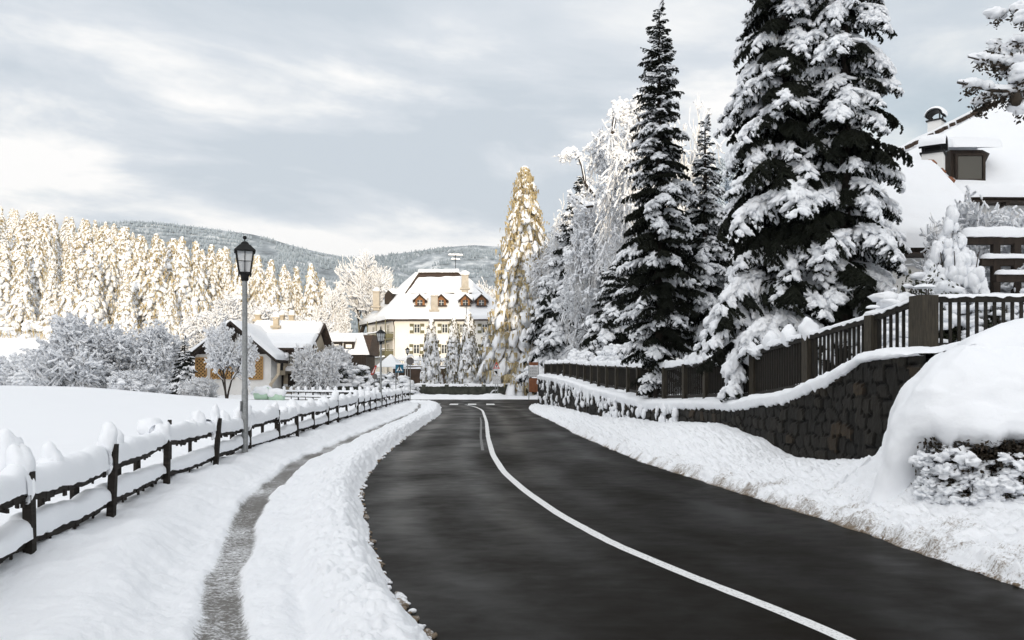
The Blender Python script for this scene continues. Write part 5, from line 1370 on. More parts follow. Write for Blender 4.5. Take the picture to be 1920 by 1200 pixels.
# ------------------------------------------------------------------ signs
def poly_sign(b, pts, c, y, m, th=.02):
    p = np.array([(c[0] + q_[0], y, c[1] + q_[1]) for q_ in pts]); b.prism(p, (0, th, 0), m)
def post(parent, x, y, z1, r=.035, z0=None):
    b = MB(); b.tube([(x, y, (gz(x, y) if z0 is None else z0) - .5), (x, y, z1)], r, 8); b.build('post', M['steel'], parent, True)
D = 70.; x = PX(749, D); s = 15 / F * D / 2
sg = thing('road_sign', 'square blue pedestrian crossing sign beside the bend', 'sign', (x, D, 0)); zc = PZ(691, D)
post(sg, PX(742, D), D + .06, zc + .3)
b = MB(); b.box((x, D, zc), (2 * s, .03, 2 * s)); pl = b.build('sign_plate', M['blue'], sg)
b = MB(); k_ = s * .80; poly_sign(b, [(-k_, -k_ * .8), (k_, -k_ * .8), (0, k_ * .85)], (x, zc), D - .025, 0, .008)
q_ = s * .5
def man(b, m, y):
    poly_sign(b, [(-.06, .12), (.06, .12), (.06, .26), (-.06, .26)], (x, zc), y, m, .006)
    poly_sign(b, [(-.07, -.10), (.07, -.10), (.05, .11), (-.05, .11)], (x, zc), y, m, .006)
    poly_sign(b, [(-.20, -.30), (-.13, -.30), (.02, -.08), (-.06, -.08)], (x, zc), y, m, .006)
    poly_sign(b, [(.12, -.30), (.19, -.30), (.06, -.08), (-.02, -.08)], (x, zc), y, m, .006)
man(b, 1, D - .034)
for j in range(5): poly_sign(b, [(-.26 + j * .11, -.36), (-.20 + j * .11, -.36), (-.20 + j * .11, -.31), (-.26 + j * .11, -.31)], (x, zc), D - .034, 1, .006)
sub(b.build('pictogram', [M['white'], M['black']]), pl)
b = MB(); snow_log(b, [(x - s, D, zc + s), (x + s, D, zc + s)], .08, .14, seed=1, n=16); b.build('sign_snow', M['snow_far'], sg, True)
D = 76.; x = PX(769, D); zc = PZ(677, D)
sg = thing('road_sign', 'grey octagonal back of a road sign beneath the farthest lamp', 'sign', (x, D, 0)); post(sg, x, D + .05, zc + .35)
b = MB(); rr_ = .36; poly_sign(b, [(rr_ * math.cos(R_(22.5 + 45 * k)), rr_ * 1.0 * math.sin(R_(22.5 + 45 * k))) for k in range(8)], (x, zc), D, 0, .03); b.build('sign_plate', M['grey'], sg)
b = MB(); snow_log(b, [(x - .32, D, zc + .30), (x + .1, D, zc + .42), (x + .36, D, zc + .25)], .12, .22, seed=3, n=20); b.build('sign_snow', M['snow_far'], sg, True)
D = 82.; x = PX(700, D); zc = PZ(694, D)
sg = thing('road_sign', 'tilted red and white warning sign half buried in the snowy bushes', 'sign', (x, D, 0)); post(sg, x + .1, D + .06, zc + .2)
b = MB(); poly_sign(b, [(-.28, -.42), (.0, -.44), (.36, .42), (.20, .48)], (x, zc), D, 0); poly_sign(b, [(-.15, -.30), (-.02, -.30), (.20, .30), (.16, .32)], (x, zc), D - .02, 1, .01); b.build('sign_plate', [M['red'], M['white']], sg)
b = MB(); poly_sign(b, [(.15 + .26 * math.cos(R_(30 * k)), -.62 + .26 * math.sin(R_(30 * k))) for k in range(12)], (x, zc), D, 0); b.build('round_plate', M['grey'], sg)
D = 84.; x = PX(931, D)
sg = thing('road_sign', 'post with red warning triangle, junction plate and grey text board by the low wall', 'sign', (x, D, 0)); post(sg, x - .12, D + .06, PZ(684, D)); post(sg, x + .12, D + .06, PZ(715, D))
b = MB(); zt, zb, hw = PZ(678, D), PZ(691.5, D), .34; poly_sign(b, [(-hw, zb), (hw, zb), (0, zt)], (x, 0), D, 0); poly_sign(b, [(-hw * .62, zb + .12), (hw * .62, zb + .12), (0, zt - .22)], (x, 0), D - .012, 1, .01); poly_sign(b, [(-.045, zb + .16), (.045, zb + .16), (.05, zb + .40), (-.05, zb + .40)], (x, 0), D - .02, 2, .007); b.build('warning_triangle', [M['red'], M['white'], M['black']], sg)
b = MB(); z1, z0 = PZ(692, D), PZ(703, D); poly_sign(b, [(-.26, z0), (.26, z0), (.26, z1), (-.26, z1)], (x, 0), D, 0)
zc = (z0 + z1) / 2; poly_sign(b, [(.03, z0 + .06), (.09, z0 + .06), (.09, zc + .05), (.0, zc + .11), (-.2, zc + .11), (-.2, zc + .03), (-.03, zc + .03), (.03, zc)], (x, 0), D - .012, 1, .008); poly_sign(b, [(.05, zc + .12), (.08, zc + .12), (.08, z1 - .05), (.05, z1 - .05)], (x, 0), D - .012, 1, .008); b.build('junction_plate', [M['white'], M['black']], sg)
def textboard(parent, x, D, z0, z1, hw, rows, nm='text_board'):
    b = MB(); poly_sign(b, [(-hw, z0), (hw, z0), (hw, z1), (-hw, z1)], (x, 0), D, 0)
    h_ = (z1 - z0) / rows; r_ = random.Random(4)
    for k in range(rows):
        zz = z1 - (k + .5) * h_; u = -hw * .86
        while u < hw * .75:
            w_ = r_.uniform(.05, .16); poly_sign(b, [(u, zz - h_ * .17), (min(u + w_, hw * .86), zz - h_ * .17), (min(u + w_, hw * .86), zz + h_ * .17), (u, zz + h_ * .17)], (x, 0), D - .010, 1, .006); u += w_ + .03
    b.build(nm, [M['white'], M['ink']], parent)
textboard(sg, x, D, PZ(720, D), PZ(705, D), .40, 6)
b = MB(); snow_log(b, [(x - .26, D, PZ(692, D)), (x + .26, D, PZ(692, D))], .05, .05, seed=1, n=12); b.build('sign_snow', M['snow_far'], sg, True)
D = 76.; x = PX(1000.5, D)
sg = thing('notice_board', 'notice board with white text panel above orange wooden slats at the wall corner', 'notice board', (x, D, 0))
for s_ in (-1, 1): post(sg, x + s_ * .42, D + .03, PZ(680, D), .04)
b = MB(); b.box((x, D + .02, PZ(722, D)), (.8, .05, 1.25)); 
b.build('wooden_board', M['orange'], sg); textboard(sg, x, D, PZ(707, D), PZ(687, D), .40, 7)
b = MB(); b.box((x, D + .02, PZ(682, D)), (.84, .05, .28)); b.build('header_board', M['orange'], sg)
# snow-covered wrapped bales beside the far fence
for k, (px, lab) in enumerate(((491, 'mint green wrapped bale under snow, left one beside the field fence'), (519, 'mint green wrapped bale under snow, right one touching the field fence'))):
    D = 73.; x = PX(px, D); g = gz(x, D); t = thing('wrapped_bale', lab, 'bale', (x, D, g), 'wrapped bales by the farmhouse')
    b = MB(); th = np.linspace(0, 2 * math.pi, 19); w_ = .62
    b.tube([(x - .6, D + .0, g + .55), (x - .55, D, g + .55), (x + .55, D, g + .55), (x + .6, D, g + .55)], [.45, .55, .55, .45], 18); b.build('wrap', M['mint'], t, True)
    b = MB(); b.lumps([(x, D + .15, g + .72)], [[.86, .78, .50]], rng=rng, sub=2, amp=.3); b.build('snow_load', M['snow_far'], t, True)

# ------------------------------------------------------------------ the near spruces on the right
prof_a = lambda f: 2.05 * (1 - f) ** .62 * (.55 + .45 * S(.0, .18, f)) + .10
gA = gz(7.6, 19.9)
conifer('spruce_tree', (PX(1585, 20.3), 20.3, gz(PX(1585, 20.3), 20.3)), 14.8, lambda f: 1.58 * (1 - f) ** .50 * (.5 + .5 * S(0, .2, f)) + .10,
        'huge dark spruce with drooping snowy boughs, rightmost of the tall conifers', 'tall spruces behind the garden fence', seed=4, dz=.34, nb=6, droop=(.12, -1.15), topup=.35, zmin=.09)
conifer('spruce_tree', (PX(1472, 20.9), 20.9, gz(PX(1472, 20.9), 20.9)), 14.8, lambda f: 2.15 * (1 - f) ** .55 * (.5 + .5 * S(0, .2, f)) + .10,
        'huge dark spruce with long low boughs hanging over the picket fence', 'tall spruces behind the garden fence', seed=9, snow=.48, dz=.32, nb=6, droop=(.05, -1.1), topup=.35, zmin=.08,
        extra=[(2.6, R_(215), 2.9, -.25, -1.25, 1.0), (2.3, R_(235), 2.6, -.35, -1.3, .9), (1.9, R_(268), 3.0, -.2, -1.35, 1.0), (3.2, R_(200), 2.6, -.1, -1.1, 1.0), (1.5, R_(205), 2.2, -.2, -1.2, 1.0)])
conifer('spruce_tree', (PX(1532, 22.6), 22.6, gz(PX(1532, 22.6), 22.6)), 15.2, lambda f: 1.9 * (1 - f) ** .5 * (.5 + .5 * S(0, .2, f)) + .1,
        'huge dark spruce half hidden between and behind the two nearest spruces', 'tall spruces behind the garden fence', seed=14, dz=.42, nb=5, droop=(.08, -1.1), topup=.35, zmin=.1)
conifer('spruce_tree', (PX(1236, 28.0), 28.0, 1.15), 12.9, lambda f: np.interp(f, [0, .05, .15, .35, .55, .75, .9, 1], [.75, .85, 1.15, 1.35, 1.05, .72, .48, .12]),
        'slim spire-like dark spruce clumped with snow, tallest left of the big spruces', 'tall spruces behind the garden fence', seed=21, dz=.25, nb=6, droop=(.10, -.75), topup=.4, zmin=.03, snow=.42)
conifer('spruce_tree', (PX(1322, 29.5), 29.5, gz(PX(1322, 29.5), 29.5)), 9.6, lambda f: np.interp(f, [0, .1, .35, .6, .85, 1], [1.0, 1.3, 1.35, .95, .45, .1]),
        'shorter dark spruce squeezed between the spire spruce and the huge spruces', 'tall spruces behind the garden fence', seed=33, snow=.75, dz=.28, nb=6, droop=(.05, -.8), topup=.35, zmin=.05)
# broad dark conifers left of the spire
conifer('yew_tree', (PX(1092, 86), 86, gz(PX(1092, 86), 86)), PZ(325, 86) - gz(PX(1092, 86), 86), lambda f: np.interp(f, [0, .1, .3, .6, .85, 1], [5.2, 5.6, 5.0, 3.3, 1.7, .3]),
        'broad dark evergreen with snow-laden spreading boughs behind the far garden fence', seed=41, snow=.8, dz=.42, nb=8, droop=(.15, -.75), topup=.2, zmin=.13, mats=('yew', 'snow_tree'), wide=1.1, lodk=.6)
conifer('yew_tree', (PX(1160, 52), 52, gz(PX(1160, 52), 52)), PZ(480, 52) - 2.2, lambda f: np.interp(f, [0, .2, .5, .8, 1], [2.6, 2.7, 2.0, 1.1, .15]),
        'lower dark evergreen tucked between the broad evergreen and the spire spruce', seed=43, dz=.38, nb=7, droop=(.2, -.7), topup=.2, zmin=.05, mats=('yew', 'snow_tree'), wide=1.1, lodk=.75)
# small firs on the left
for px, D, pt, lab, sd, w in ((346, 72, 632, 'small dark fir capped with snow at the left corner of the farmhouse', 51, 1.5), (221, 78, 628, 'thin dark fir poking between the snowy bushes left of the field', 52, .9)):
    x = PX(px, D); g = gz(x, D); H = PZ(pt, D) - g
    conifer('fir_tree', (x, D, g), H, lambda f, w=w: w * (1 - f) ** .8 + .08, lab, 'small firs by the field', seed=sd, dz=.34, nb=6, droop=(.0, -.5), topup=.3, zmin=.04, lodk=.55)

# golden larch and weeping conifers around the bend
def lar(px, D, pt, R, lab, seed, **kw):
    x = PX(px, D); g = gz(x, D); return larch('larch_tree', PZ(pt, D) - g, R, lab, seed, base=(x, D, g), **kw)
lar(984, 92, 312, 5.9, 'tall golden larch glowing in the sun, loaded with snow, beside the hotel', 61, nb=560, st=7, pw=.72, z0=.04, droop=1.5, cover=.66, icon=1, fring=11, dens=.9, wk=.62)
lar(964, 97, 470, 4.6, 'weeping snowy conifer with greenish fringe below the golden larch', 62, nb=420, st=6, pw=.66, z0=.02, droop=1.9, cover=1.0, icon=1, fring=5, wk=.55, mats=('weep', 'snow_far'))
lar(994, 98, 560, 3.4, 'low drooping snowy conifer hanging over the low wall by the notice board', 63, nb=280, st=6, pw=.6, z0=.03, droop=2.1, cover=.92, icon=1, fring=6, wk=.55, mats=('weep', 'snow_far'))
for k, (px, D, pt, R, lab) in enumerate(((809, 94, 598, 1.7, 'slender weeping spruce, leftmost of the four in front of the hotel'), (851, 95, 594, 1.5, 'slender weeping spruce, second from left of the four before the hotel'),
                                         (879, 93, 586, 1.8, 'tallest slender weeping spruce before the hotel, beneath the flagpole'), (913, 95, 618, 1.8, 'slender weeping spruce nearest the golden larch, in front of the hotel'))):
    x = PX(px, D); g = gz(x, D)
    larch('weeping_spruce', PZ(pt, D) - g, R, lab, 70 + k, nb=260, st=5, pw=.60, z0=.02, droop=2.6, cover=1.0, base=(x, D, g), icon=1, fring=3, wk=.78, mats=('weep', 'snow_far'), group='weeping spruces in front of the hotel')

# the lit wood on the left: front trees one by one, the slope behind as one mass
var = [larch('larch_tree', 17, 4.6, 'x', 80 + i, nb=150, st=5, pw=[.9, .75, 1.0, .85, .8][i], droop=[1.1, 1.6, 1.0, 1.4, 1.9][i], z0=[.16, .08, .2, .1, .12][i], cover=.97, fring=6, dens=.9) for i in range(5)]
rng = np.random.default_rng(77)
used = [False] * 5
ordw = ['first', 'second', 'third', 'fourth', 'fifth', 'sixth', 'seventh', 'eighth', 'ninth', 'tenth', 'eleventh', 'twelfth', 'thirteenth', 'fourteenth', 'fifteenth', 'sixteenth', 'seventeenth', 'eighteenth', 'nineteenth', 'twentieth']
front = [(8, 140, 455, 3), (42, 134, 470, 0), (72, 139, 440, 1), (98, 133, 490, 4), (134, 130, 468, 2), (170, 129, 456, 1), (205, 133, 430, 3), (236, 124, 512, 4), (262, 131, 440, 0), (293, 128, 438, 2), (320, 124, 532, 1), (341, 129, 443, 3),
         (368, 131, 452, 0), (396, 135, 458, 2), (422, 137, 466, 4), (447, 133, 480, 1), (484, 136, 478, 3), (508, 133, 486, 0), (532, 138, 496, 4), (556, 140, 500, 2), (583, 136, 494, 1), (606, 139, 520, 3)]
look = ['broad', 'slender', 'full-skirted', 'thick', 'drooping']
marks = {4: 'left of the tallest front spire', 10: 'low one just above the small dark fir', 15: 'directly behind the street lamp', 20: 'pointed one beside the large bare tree', 21: 'rightmost of the front row, touching the bare tree', 0: 'cut by the left picture edge', 7: 'low drooping one in front of the row'}
for i, (px, D, pt, v) in enumerate(front):
    x = PX(px, D); g = gz(x, D); H = PZ(pt, D) - g
    mk = marks.get(i) or ('%s from the left along the front of the wood' % (ordw[i] if i < 20 else 'last'))
    lab = 'sunlit snowy larch, %s, %s' % (look[v], mk)
    sc = H / 17.; wk = sc * rng.uniform(.92, 1.12) * (1.0 if px < 460 else .85)
    if not used[v]:
        used[v] = True; o = var[v]; o.location = (x, D, g); o.rotation_euler = (0, 0, rng.random() * 6); o.scale = (wk, wk, sc); o['label'] = lab; o['group'] = 'sunlit larches along the front of the wood'
    else:
        dup(var[v], (x, D, g), rng.random() * 6, (wk, wk, sc), lab, 'sunlit larches along the front of the wood')
# mass behind
def raw(o, nm):
    for ch in o.children:
        if ch.name.startswith(nm):
            me = ch.data; V = np.empty(len(me.vertices) * 3, np.float32); me.vertices.foreach_get('co', V)
            L = np.empty(len(me.loops), np.int32); me.loops.foreach_get('vertex_index', L)
            return V.reshape(-1, 3).astype(float), L.reshape(-1, 3)
src = [(raw(v, 'foliage'), raw(v, 'snow_load'), raw(v, 'trunk')) for v in var]
fm, sm = MB(), MB(); cnt = 0
rng = np.random.default_rng(99)
for row, D in enumerate((147, 158, 170, 184, 200, 218, 238)):
    px = -140 + rng.uniform(0, 20)
    while px < (640 if D < 165 else 560 if D < 190 else 430 if D < 210 else 260):
        d = D + rng.uniform(-5, 5); x = PX(px, d); g = gz(x, d); lim = np.interp(px, [-140, 0, 100, 200, 260, 330, 420, 500, 600, 640], [380, 386, 402, 415, 432, 448, 462, 484, 512, 530])
        H = min(rng.uniform(10, 21), PZ(lim, d) - g)
        if H > 7:
            v = src[rng.integers(5)]; a = rng.random() * 6.28; k = H / 17; wk = max(k, .8) * rng.uniform(.75, 1.35)
            Rm = np.array([[math.cos(a) * wk, -math.sin(a) * wk, 0], [math.sin(a) * wk, math.cos(a) * wk, 0], [0, 0, k]])
            for q_, mb_ in ((v[0], fm), (v[1], sm)): mb_.add(q_[0] @ Rm.T + np.array([x, d, g]), q_[1])
            cnt += 1
        px += rng.uniform(32, 52) * 165 / D
wood = MB(); wood.V = fm.V + sm.V; wood.n = fm.n + sm.n; wood.T = [(f, 0) for f, _ in fm.T] + [(f + fm.n, 1) for f, _ in sm.T]
w = wood.build('larch_wood', [M['larch'], M['snow_far']], smooth=False); w['kind'] = 'stuff'; w['label'] = 'dense sunlit snowy larch wood covering the left hillside'; w['category'] = 'wood'
# undergrowth at the foot of the wood
ug = MB(); rng = np.random.default_rng(15); n = 1500
pxu = rng.uniform(-60, 640, n); du = rng.uniform(123, 140, n); xu = PX(pxu, du); zu = ground_z(xu, du)
L = rng.uniform(.5, 2.6, n); tip = np.stack([rng.normal(0, .35, n), rng.normal(0, .35, n), L], 1); b0 = np.stack([xu, du, zu - .1], 1)
ug.add(*seg_tubes(b0, b0 + tip, np.full(n, .05), np.full(n, .03), 3))
m_ = rng.random(n) < .5; nl = int(m_.sum()); sn = MB()
V2 = ug.V[0]; ug2 = MB(); ug2.add(V2, ug.T[0][0], 0); ug2.lumps((b0 + tip * .8)[m_], rng.uniform(.15, .5, nl)[:, None] * np.array([1.1, 1.1, .8]), rng=rng, sub=1, amp=.5, m=1)
o = ug2.build('undergrowth', [M['larch'], M['snow_far']], smooth=False); o['kind'] = 'stuff'; o['label'] = 'brown undergrowth and saplings along the foot of the wood'; o['category'] = 'undergrowth'

# ------------------------------------------------------------------ bare snowy trees
def bt(px, D, pt, lab, seed, g=None, **kw):
    x = PX(px, D); g = gz(x, D) if g is None else g
    return bare_tree(kw.pop('name', 'bare_tree'), (x, D, g), PZ(pt, D) - g, lab, seed, **kw)
wide = dict(n=[5, 5, 4, 4, 3], kids=[2, 2, 2, 2, 1], ang=(.5, 1.1), len=(.55, .8), lift=.12, up=[.05, .04, .03, .0, -.02])
dense = dict(n=[4, 5, 4, 4, 3], kids=[3, 3, 2, 2, 2], ang=(.45, 1.1), len=(.55, .8), lift=.05, up=[.06, .03, .0, -.03, -.05], skip=[0, 0, 0, 0, 0])
bt(676, 138, 470, 'large bare tree frosted with snow standing behind the hotel balcony wing', 201, W=5.6, maxlev=4, cfg=dict(n=[3, 6, 5, 4, 3], kids=[3, 3, 2, 2, 2], ang=(.35, .85), len=(.6, .85), lift=.12, skip=[1, 1, 0, 0, 0]), trunk=.42, r=.55, tw=.05, minsnow=.085)
bt(628, 134, 525, 'smaller frosted tree at the left foot of the large bare tree', 202, W=3.0, maxlev=4, cfg=dense, trunk=.4, r=.2, tw=.05, minsnow=.09)
bt(135, 76, 590, 'round frosted tree at the left field edge with dark twisted trunk', 203, W=4.4, maxlev=4, cfg=dense, trunk=.32, r=.28, tw=.028, minsnow=.10, blobs=420, blob=(.10, .26), stems=2, spreadang=.45)
bt(65, 86, 655, 'low frosted thicket at the far left edge of the field', 204, W=4.4, maxlev=4, cfg=dense, trunk=.5, r=.12, tw=.03, minsnow=.10, blobs=420, blob=(.10, .26), stems=5, spreadang=.9, name='thicket')
bt(10, 90, 668, 'low frosted thicket cut by the left picture edge', 214, W=4.0, maxlev=3, cfg=dense, trunk=.5, r=.12, tw=.03, minsnow=.10, blobs=420, blob=(.10, .26), stems=5, spreadang=.9, name='thicket')
bt(272, 80, 600, 'frosted birch-like tree with fine hanging twigs between the two small firs', 205, W=3.6, maxlev=4, cfg=dict(dense, up=[.05, .02, -.05, -.1, -.12]), trunk=.4, r=.2, tw=.026, minsnow=.09, blobs=420, blob=(.08, .2), stems=3)
bt(255, 74, 690, 'snow-smothered bush at the field edge beside the small fir', 206, W=2.6, maxlev=3, cfg=dense, trunk=.5, r=.08, tw=.028, minsnow=.07, stems=7, spreadang=1.0, name='bush', blobs=130, blob=(.16, .4))
bt(165, 75, 715, 'low frosted bush at the foot of the round tree', 207, W=2.0, maxlev=3, cfg=dense, trunk=.5, r=.06, tw=.028, minsnow=.05, stems=6, spreadang=.9, name='bush')
bt(372, 71, 706, 'low brownish bush beside the lattice gable', 208, W=1.5, maxlev=3, cfg=dense, trunk=.5, r=.05, tw=.022, minsnow=.035, stems=7, spreadang=1.0, name='bush')
bt(425, 70, 600, 'small snowy tree with forked dark trunk in front of the lattice gable', 209, W=2.1, maxlev=4, cfg=dict(n=[4, 5, 4, 3, 2], kids=[3, 3, 2, 2, 1], ang=(.4, .95), len=(.5, .75), lift=.08), trunk=.42, r=.13, tw=.024, minsnow=.060, stems=3, spreadang=.25)
bt(625, 96, 640, 'frosted tree standing over the bushes between annex and farmhouse wing', 210, W=2.7, maxlev=4, cfg=dense, trunk=.35, r=.16, tw=.03, minsnow=.06, stems=3, blobs=60, blob=(.15, .4))
bt(592, 86, 640, 'frosted shrub tree against the farmhouse wing corner', 211, W=2.3, maxlev=4, cfg=dense, trunk=.35, r=.12, tw=.03, minsnow=.06, stems=3)
for k, (px, D, pt, lab) in enumerate(((450, 112, 545, 'frosted tree above the farmhouse gable ridge'), (400, 108, 575, 'frosted tree behind the left eave of the farmhouse'), (500, 112, 560, 'frosted tree behind the farmhouse chimney'), (545, 116, 575, 'frosted tree above the farmhouse wing ridge'), (590, 118, 590, 'frosted tree behind the right end of the farmhouse roof'), (735, 150, 495, 'frosted tree behind the hotel roof, left slope'))):
    bt(px, D, pt, lab, 220 + k, W=3.8, maxlev=4, cfg=dense, trunk=.38, r=.2, tw=.04, minsnow=.075)
bt(905, 150, 520, 'frosted tree behind the right hip of the hotel roof', 229, W=4.0, maxlev=4, cfg=dense, trunk=.38, r=.2, tw=.05, minsnow=.09)
# right hand side, behind the dark conifers
drp = dict(n=[5, 5, 4, 4, 3], kids=[2, 3, 2, 2, 2], ang=(.5, 1.15), len=(.55, .8), lift=.0, up=[.05, .0, -.08, -.14, -.16], wob=.2)
t_brk = bt(1185, 56, 195, 'tall broken-limbed snowy tree rising behind the spire spruce', 231, W=4.2, maxlev=4, cfg=drp, trunk=.62, r=.24, tw=.022, minsnow=.055, blobs=420, blob=(.07, .20))
bt(1292, 60, 172, 'pinkish snowy treetop showing between the spire and the huge spruces', 232, W=4.4, maxlev=4, cfg=drp, trunk=.5, r=.24, tw=.024, minsnow=.06, blobs=420, blob=(.08, .22))
bt(1215, 72, 300, 'frosted tree filling the gap behind the spire spruce', 236, W=4.5, maxlev=4, cfg=drp, trunk=.45, r=.2, tw=.03, minsnow=.10, blobs=420, blob=(.1, .26))
bt(1045, 104, 410, 'low frosted tree right of the golden larch', 237, W=4.4, maxlev=4, cfg=drp, trunk=.45, r=.2, tw=.035, minsnow=.09, blobs=380, blob=(.1, .3))
bt(1138, 72, 300, 'snow-draped tree drooping in front of the broad dark evergreen', 234, W=3.2, maxlev=4, cfg=dict(drp, skip=[2, 1, 0, 0, 0], n=[6, 5, 4, 4, 3]), trunk=.62, r=.17, tw=.024, minsnow=.075, blobs=620, blob=(.08, .22))
t_crk = bt(1118, 74, 318, 'crooked snowy tree with bowed top above the broad dark evergreen', 233, W=4.8, maxlev=4, cfg=drp, trunk=.6, r=.18, tw=.02, minsnow=.055, blobs=520, blob=(.06, .20))
bt(1050, 88, 360, 'frosted tree between the golden larch and the crooked tree', 235, W=4.2, maxlev=4, cfg=drp, trunk=.5, r=.15, tw=.024, minsnow=.06, blobs=380, blob=(.07, .2))
# the bare broken limbs that stand out against the sky
def bare_limb(t, paths, D, r, seed):
    rng = np.random.default_rng(seed); b = MB(); sn = MB(); tw = MB()
    for pts in paths:
        p = np.array([P(a_, b_, D) for a_, b_ in pts]); p[:, 1] += np.linspace(0, .4, len(p)); b.tube(p, np.linspace(r, r * .45, len(p)), 7)
        snow_log(sn, p + np.array([0, 0, r * .5]), r * 1.1, r * 2.4, seed=seed, n=70, rough=.7)
        s_ = rng.uniform(.35, 1, 150); c = np.stack([np.interp(s_, np.linspace(0, 1, len(p)), p[:, k]) for k in range(3)], 1)
        e = c + np.stack([rng.normal(0, .30, 150), rng.normal(0, .30, 150), rng.normal(-.30, .28, 150)], 1)
        tw.add(*seg_tubes(c, e, np.full(150, .016), np.full(150, .010), 3))
        m_ = rng.random(150) < .8; sn.lumps(((c + e * 2) / 3)[m_] + (0, 0, .03), rng.uniform(.05, .15, int(m_.sum()))[:, None] * np.array([1.1, 1, .9]), rng=rng, sub=1, amp=.5)
    b.build('limb', M['bark'], t, True); tw.build('limb_twigs', M['twig'], t); sn.build('limb_snow', M['snow_far'], t, True)
bare_limb(t_brk, [[(1250, 322), (1205, 306), (1153, 288), (1147, 268), (1146, 250)], [(1196, 300), (1184, 246), (1172, 215), (1168, 196)], [(1147, 252), (1154, 215), (1158, 196), (1167, 188)], [(1210, 250), (1190, 200), (1196, 178)]], 53, .13, 3)
bare_limb(t_crk, [[(1098, 345), (1092, 312), (1084, 290), (1076, 283), (1062, 284), (1052, 291)], [(1140, 345), (1152, 330), (1164, 312)], [(1098, 345), (1120, 372), (1133, 400), (1140, 430)], [(1120, 385), (1098, 388), (1080, 372), (1068, 362)]], 70, .14, 4)
# bushes in the middle distance
for k, (px, D, pt, w, lab) in enumerate(((600, 90, 690, 1.6, 'leafy snow-dusted bush at the farmhouse wing corner'), (640, 91, 682, 2.0, 'leafy snow-dusted bush under the annex eave'), (685, 90, 684, 1.8, 'leafy snow-dusted bush around the tilted red sign'), (722, 88, 688, 1.6, 'leafy snow-dusted bush left of the blue crossing sign'), (760, 86, 702, 1.7, 'leafy snow-dusted bush right of the blue crossing sign'), (573, 91, 708, 1.2, 'small snow-dusted bush beside the farmhouse wing door'))):
    x = PX(px, D); shrub('bush', (x, D, .2), (w, w * .8, PZ(pt, D) - .2), lab, 300 + k, 'bushes before the annex', nleaf=2600, ls=.13, nsnow=170, sr=(.12, .36))
# right garden
shrub('hedge_shrub', (PX(1152, 42), 42, 1.6), (1.25, 1.2, PZ(648, 42) - 1.6), 'wide low shrub piled white with snow behind the far garden fence', 320, nleaf=1600, ls=.05, nsnow=900, sr=(.05, .15), leaf='leafbrown', top=-.2, flat=.9)
shrub('hedge_shrub', (PX(1088, 50), 50, 1.8), (1.2, 1.2, PZ(655, 50) - 1.8), 'smaller snow-piled shrub left along the far garden fence', 321, nleaf=1600, ls=.05, nsnow=900, sr=(.05, .15), leaf='leafbrown', top=-.2, flat=.9)
shrub('hedge', (PX(1775, 17.5), 17.5, 2.0), (1.05, .7, PZ(532, 17.5) - 2.0), 'dark clipped hedge topped with a thick snow slab behind the corner post', 322, nleaf=7000, ls=.045, nsnow=150, sr=(.10, .22), top=.55, cat='hedge')
shrub('hedge', (PX(1890, 17.0), 17.0, 2.0), (1.0, .7, PZ(548, 17.0) - 2.0), 'snowy leafy hedge under the pergola at the right edge', 323, nleaf=5200, ls=.045, nsnow=210, sr=(.07, .17), top=.3, cat='hedge')
shrub('weeping_shrub', (PX(1790, 19), 19, 2.1), (.85, .75, PZ(425, 19) - 2.1), 'weeping garden shrub smothered in snow below the house gable', 324, nleaf=3500, ls=.04, nsnow=1100, sr=(.035, .09), top=-.3, flat=2.0, mats='snow_tree')
shrub('evergreen_shrub', (PX(1735, 17.8), 17.8, 2.0), (.85, .6, PZ(492, 17.8) - 2.0), 'dark bristly evergreen shrub between the huge spruce and the weeping shrub', 325, nleaf=5200, ls=.05, nsnow=110, sr=(.05, .14), top=.5)
shrub('snowy_shrub', (PX(1665, 16.2), 16.2, 1.9), (.55, .45, PZ(548, 16.2) - 1.9), 'rounded shrub buried in snow behind the fence under the huge spruce', 326, nleaf=500, ls=.04, nsnow=160, sr=(.10, .22), top=-.4, mats='snow_tree')
bt(1845, 22, 348, 'delicate frosted garden tree in front of the house wall', 327, W=1.5, g=2.3, maxlev=4, cfg=dict(dense, n=[4, 4, 3, 3, 2]), trunk=.55, r=.05, tw=.009, minsnow=.034, name='garden_tree')
bt(1925, 21, 385, 'frosted garden tree at the right edge over the pergola', 328, W=1.4, g=2.3, maxlev=4, cfg=dict(dense, n=[4, 4, 3, 3, 2]), trunk=.5, r=.05, tw=.009, minsnow=.034, name='garden_tree')
bt(1762, 21, 400, 'thin frosted sapling between the weeping shrub and the roof', 329, W=0.7, g=2.3, maxlev=3, cfg=dict(dense, n=[4, 4, 3, 3, 2]), trunk=.55, r=.04, tw=.008, minsnow=.022, name='garden_tree')
# tree just outside the right edge with limbs reaching in
ot = thing('oak_tree', 'tree at the right edge with brown leaves and snow on reaching branches', 'tree', (9.4, 14.6, 2.2))
rng = np.random.default_rng(12); b = MB(); zz = np.linspace(0, 1, 8)
b.tube(np.stack([9.4 + .25 * zz, 14.6 + 0 * zz, 1.6 + 8.8 * zz], 1), .17 * (1 - zz) + .035, 9); b.build('trunk', M['bark'], ot, True)
limbs = []
def limb(pts, D0, r):
    p = np.array([P(a_, b_, D0 + c_) for a_, b_, c_ in pts]); limbs.append((p, r))
limb([(2000, 190, .2), (1945, 165, 0), (1900, 172, 0), (1860, 170, -.1), (1825, 162, -.2), (1795, 155, -.3)], 14.4, .040)
limb([(1900, 172, 0), (1870, 182, .1), (1842, 190, .2), (1828, 203, .2)], 14.4, .018)
limb([(1990, 130, 0), (1935, 130, .1), (1890, 118, 0), (1850, 116, -.1), (1815, 107, -.2)], 14.4, .026)
limb([(1890, 118, 0), (1872, 98, .1), (1858, 76, .1)], 14.4, .014)
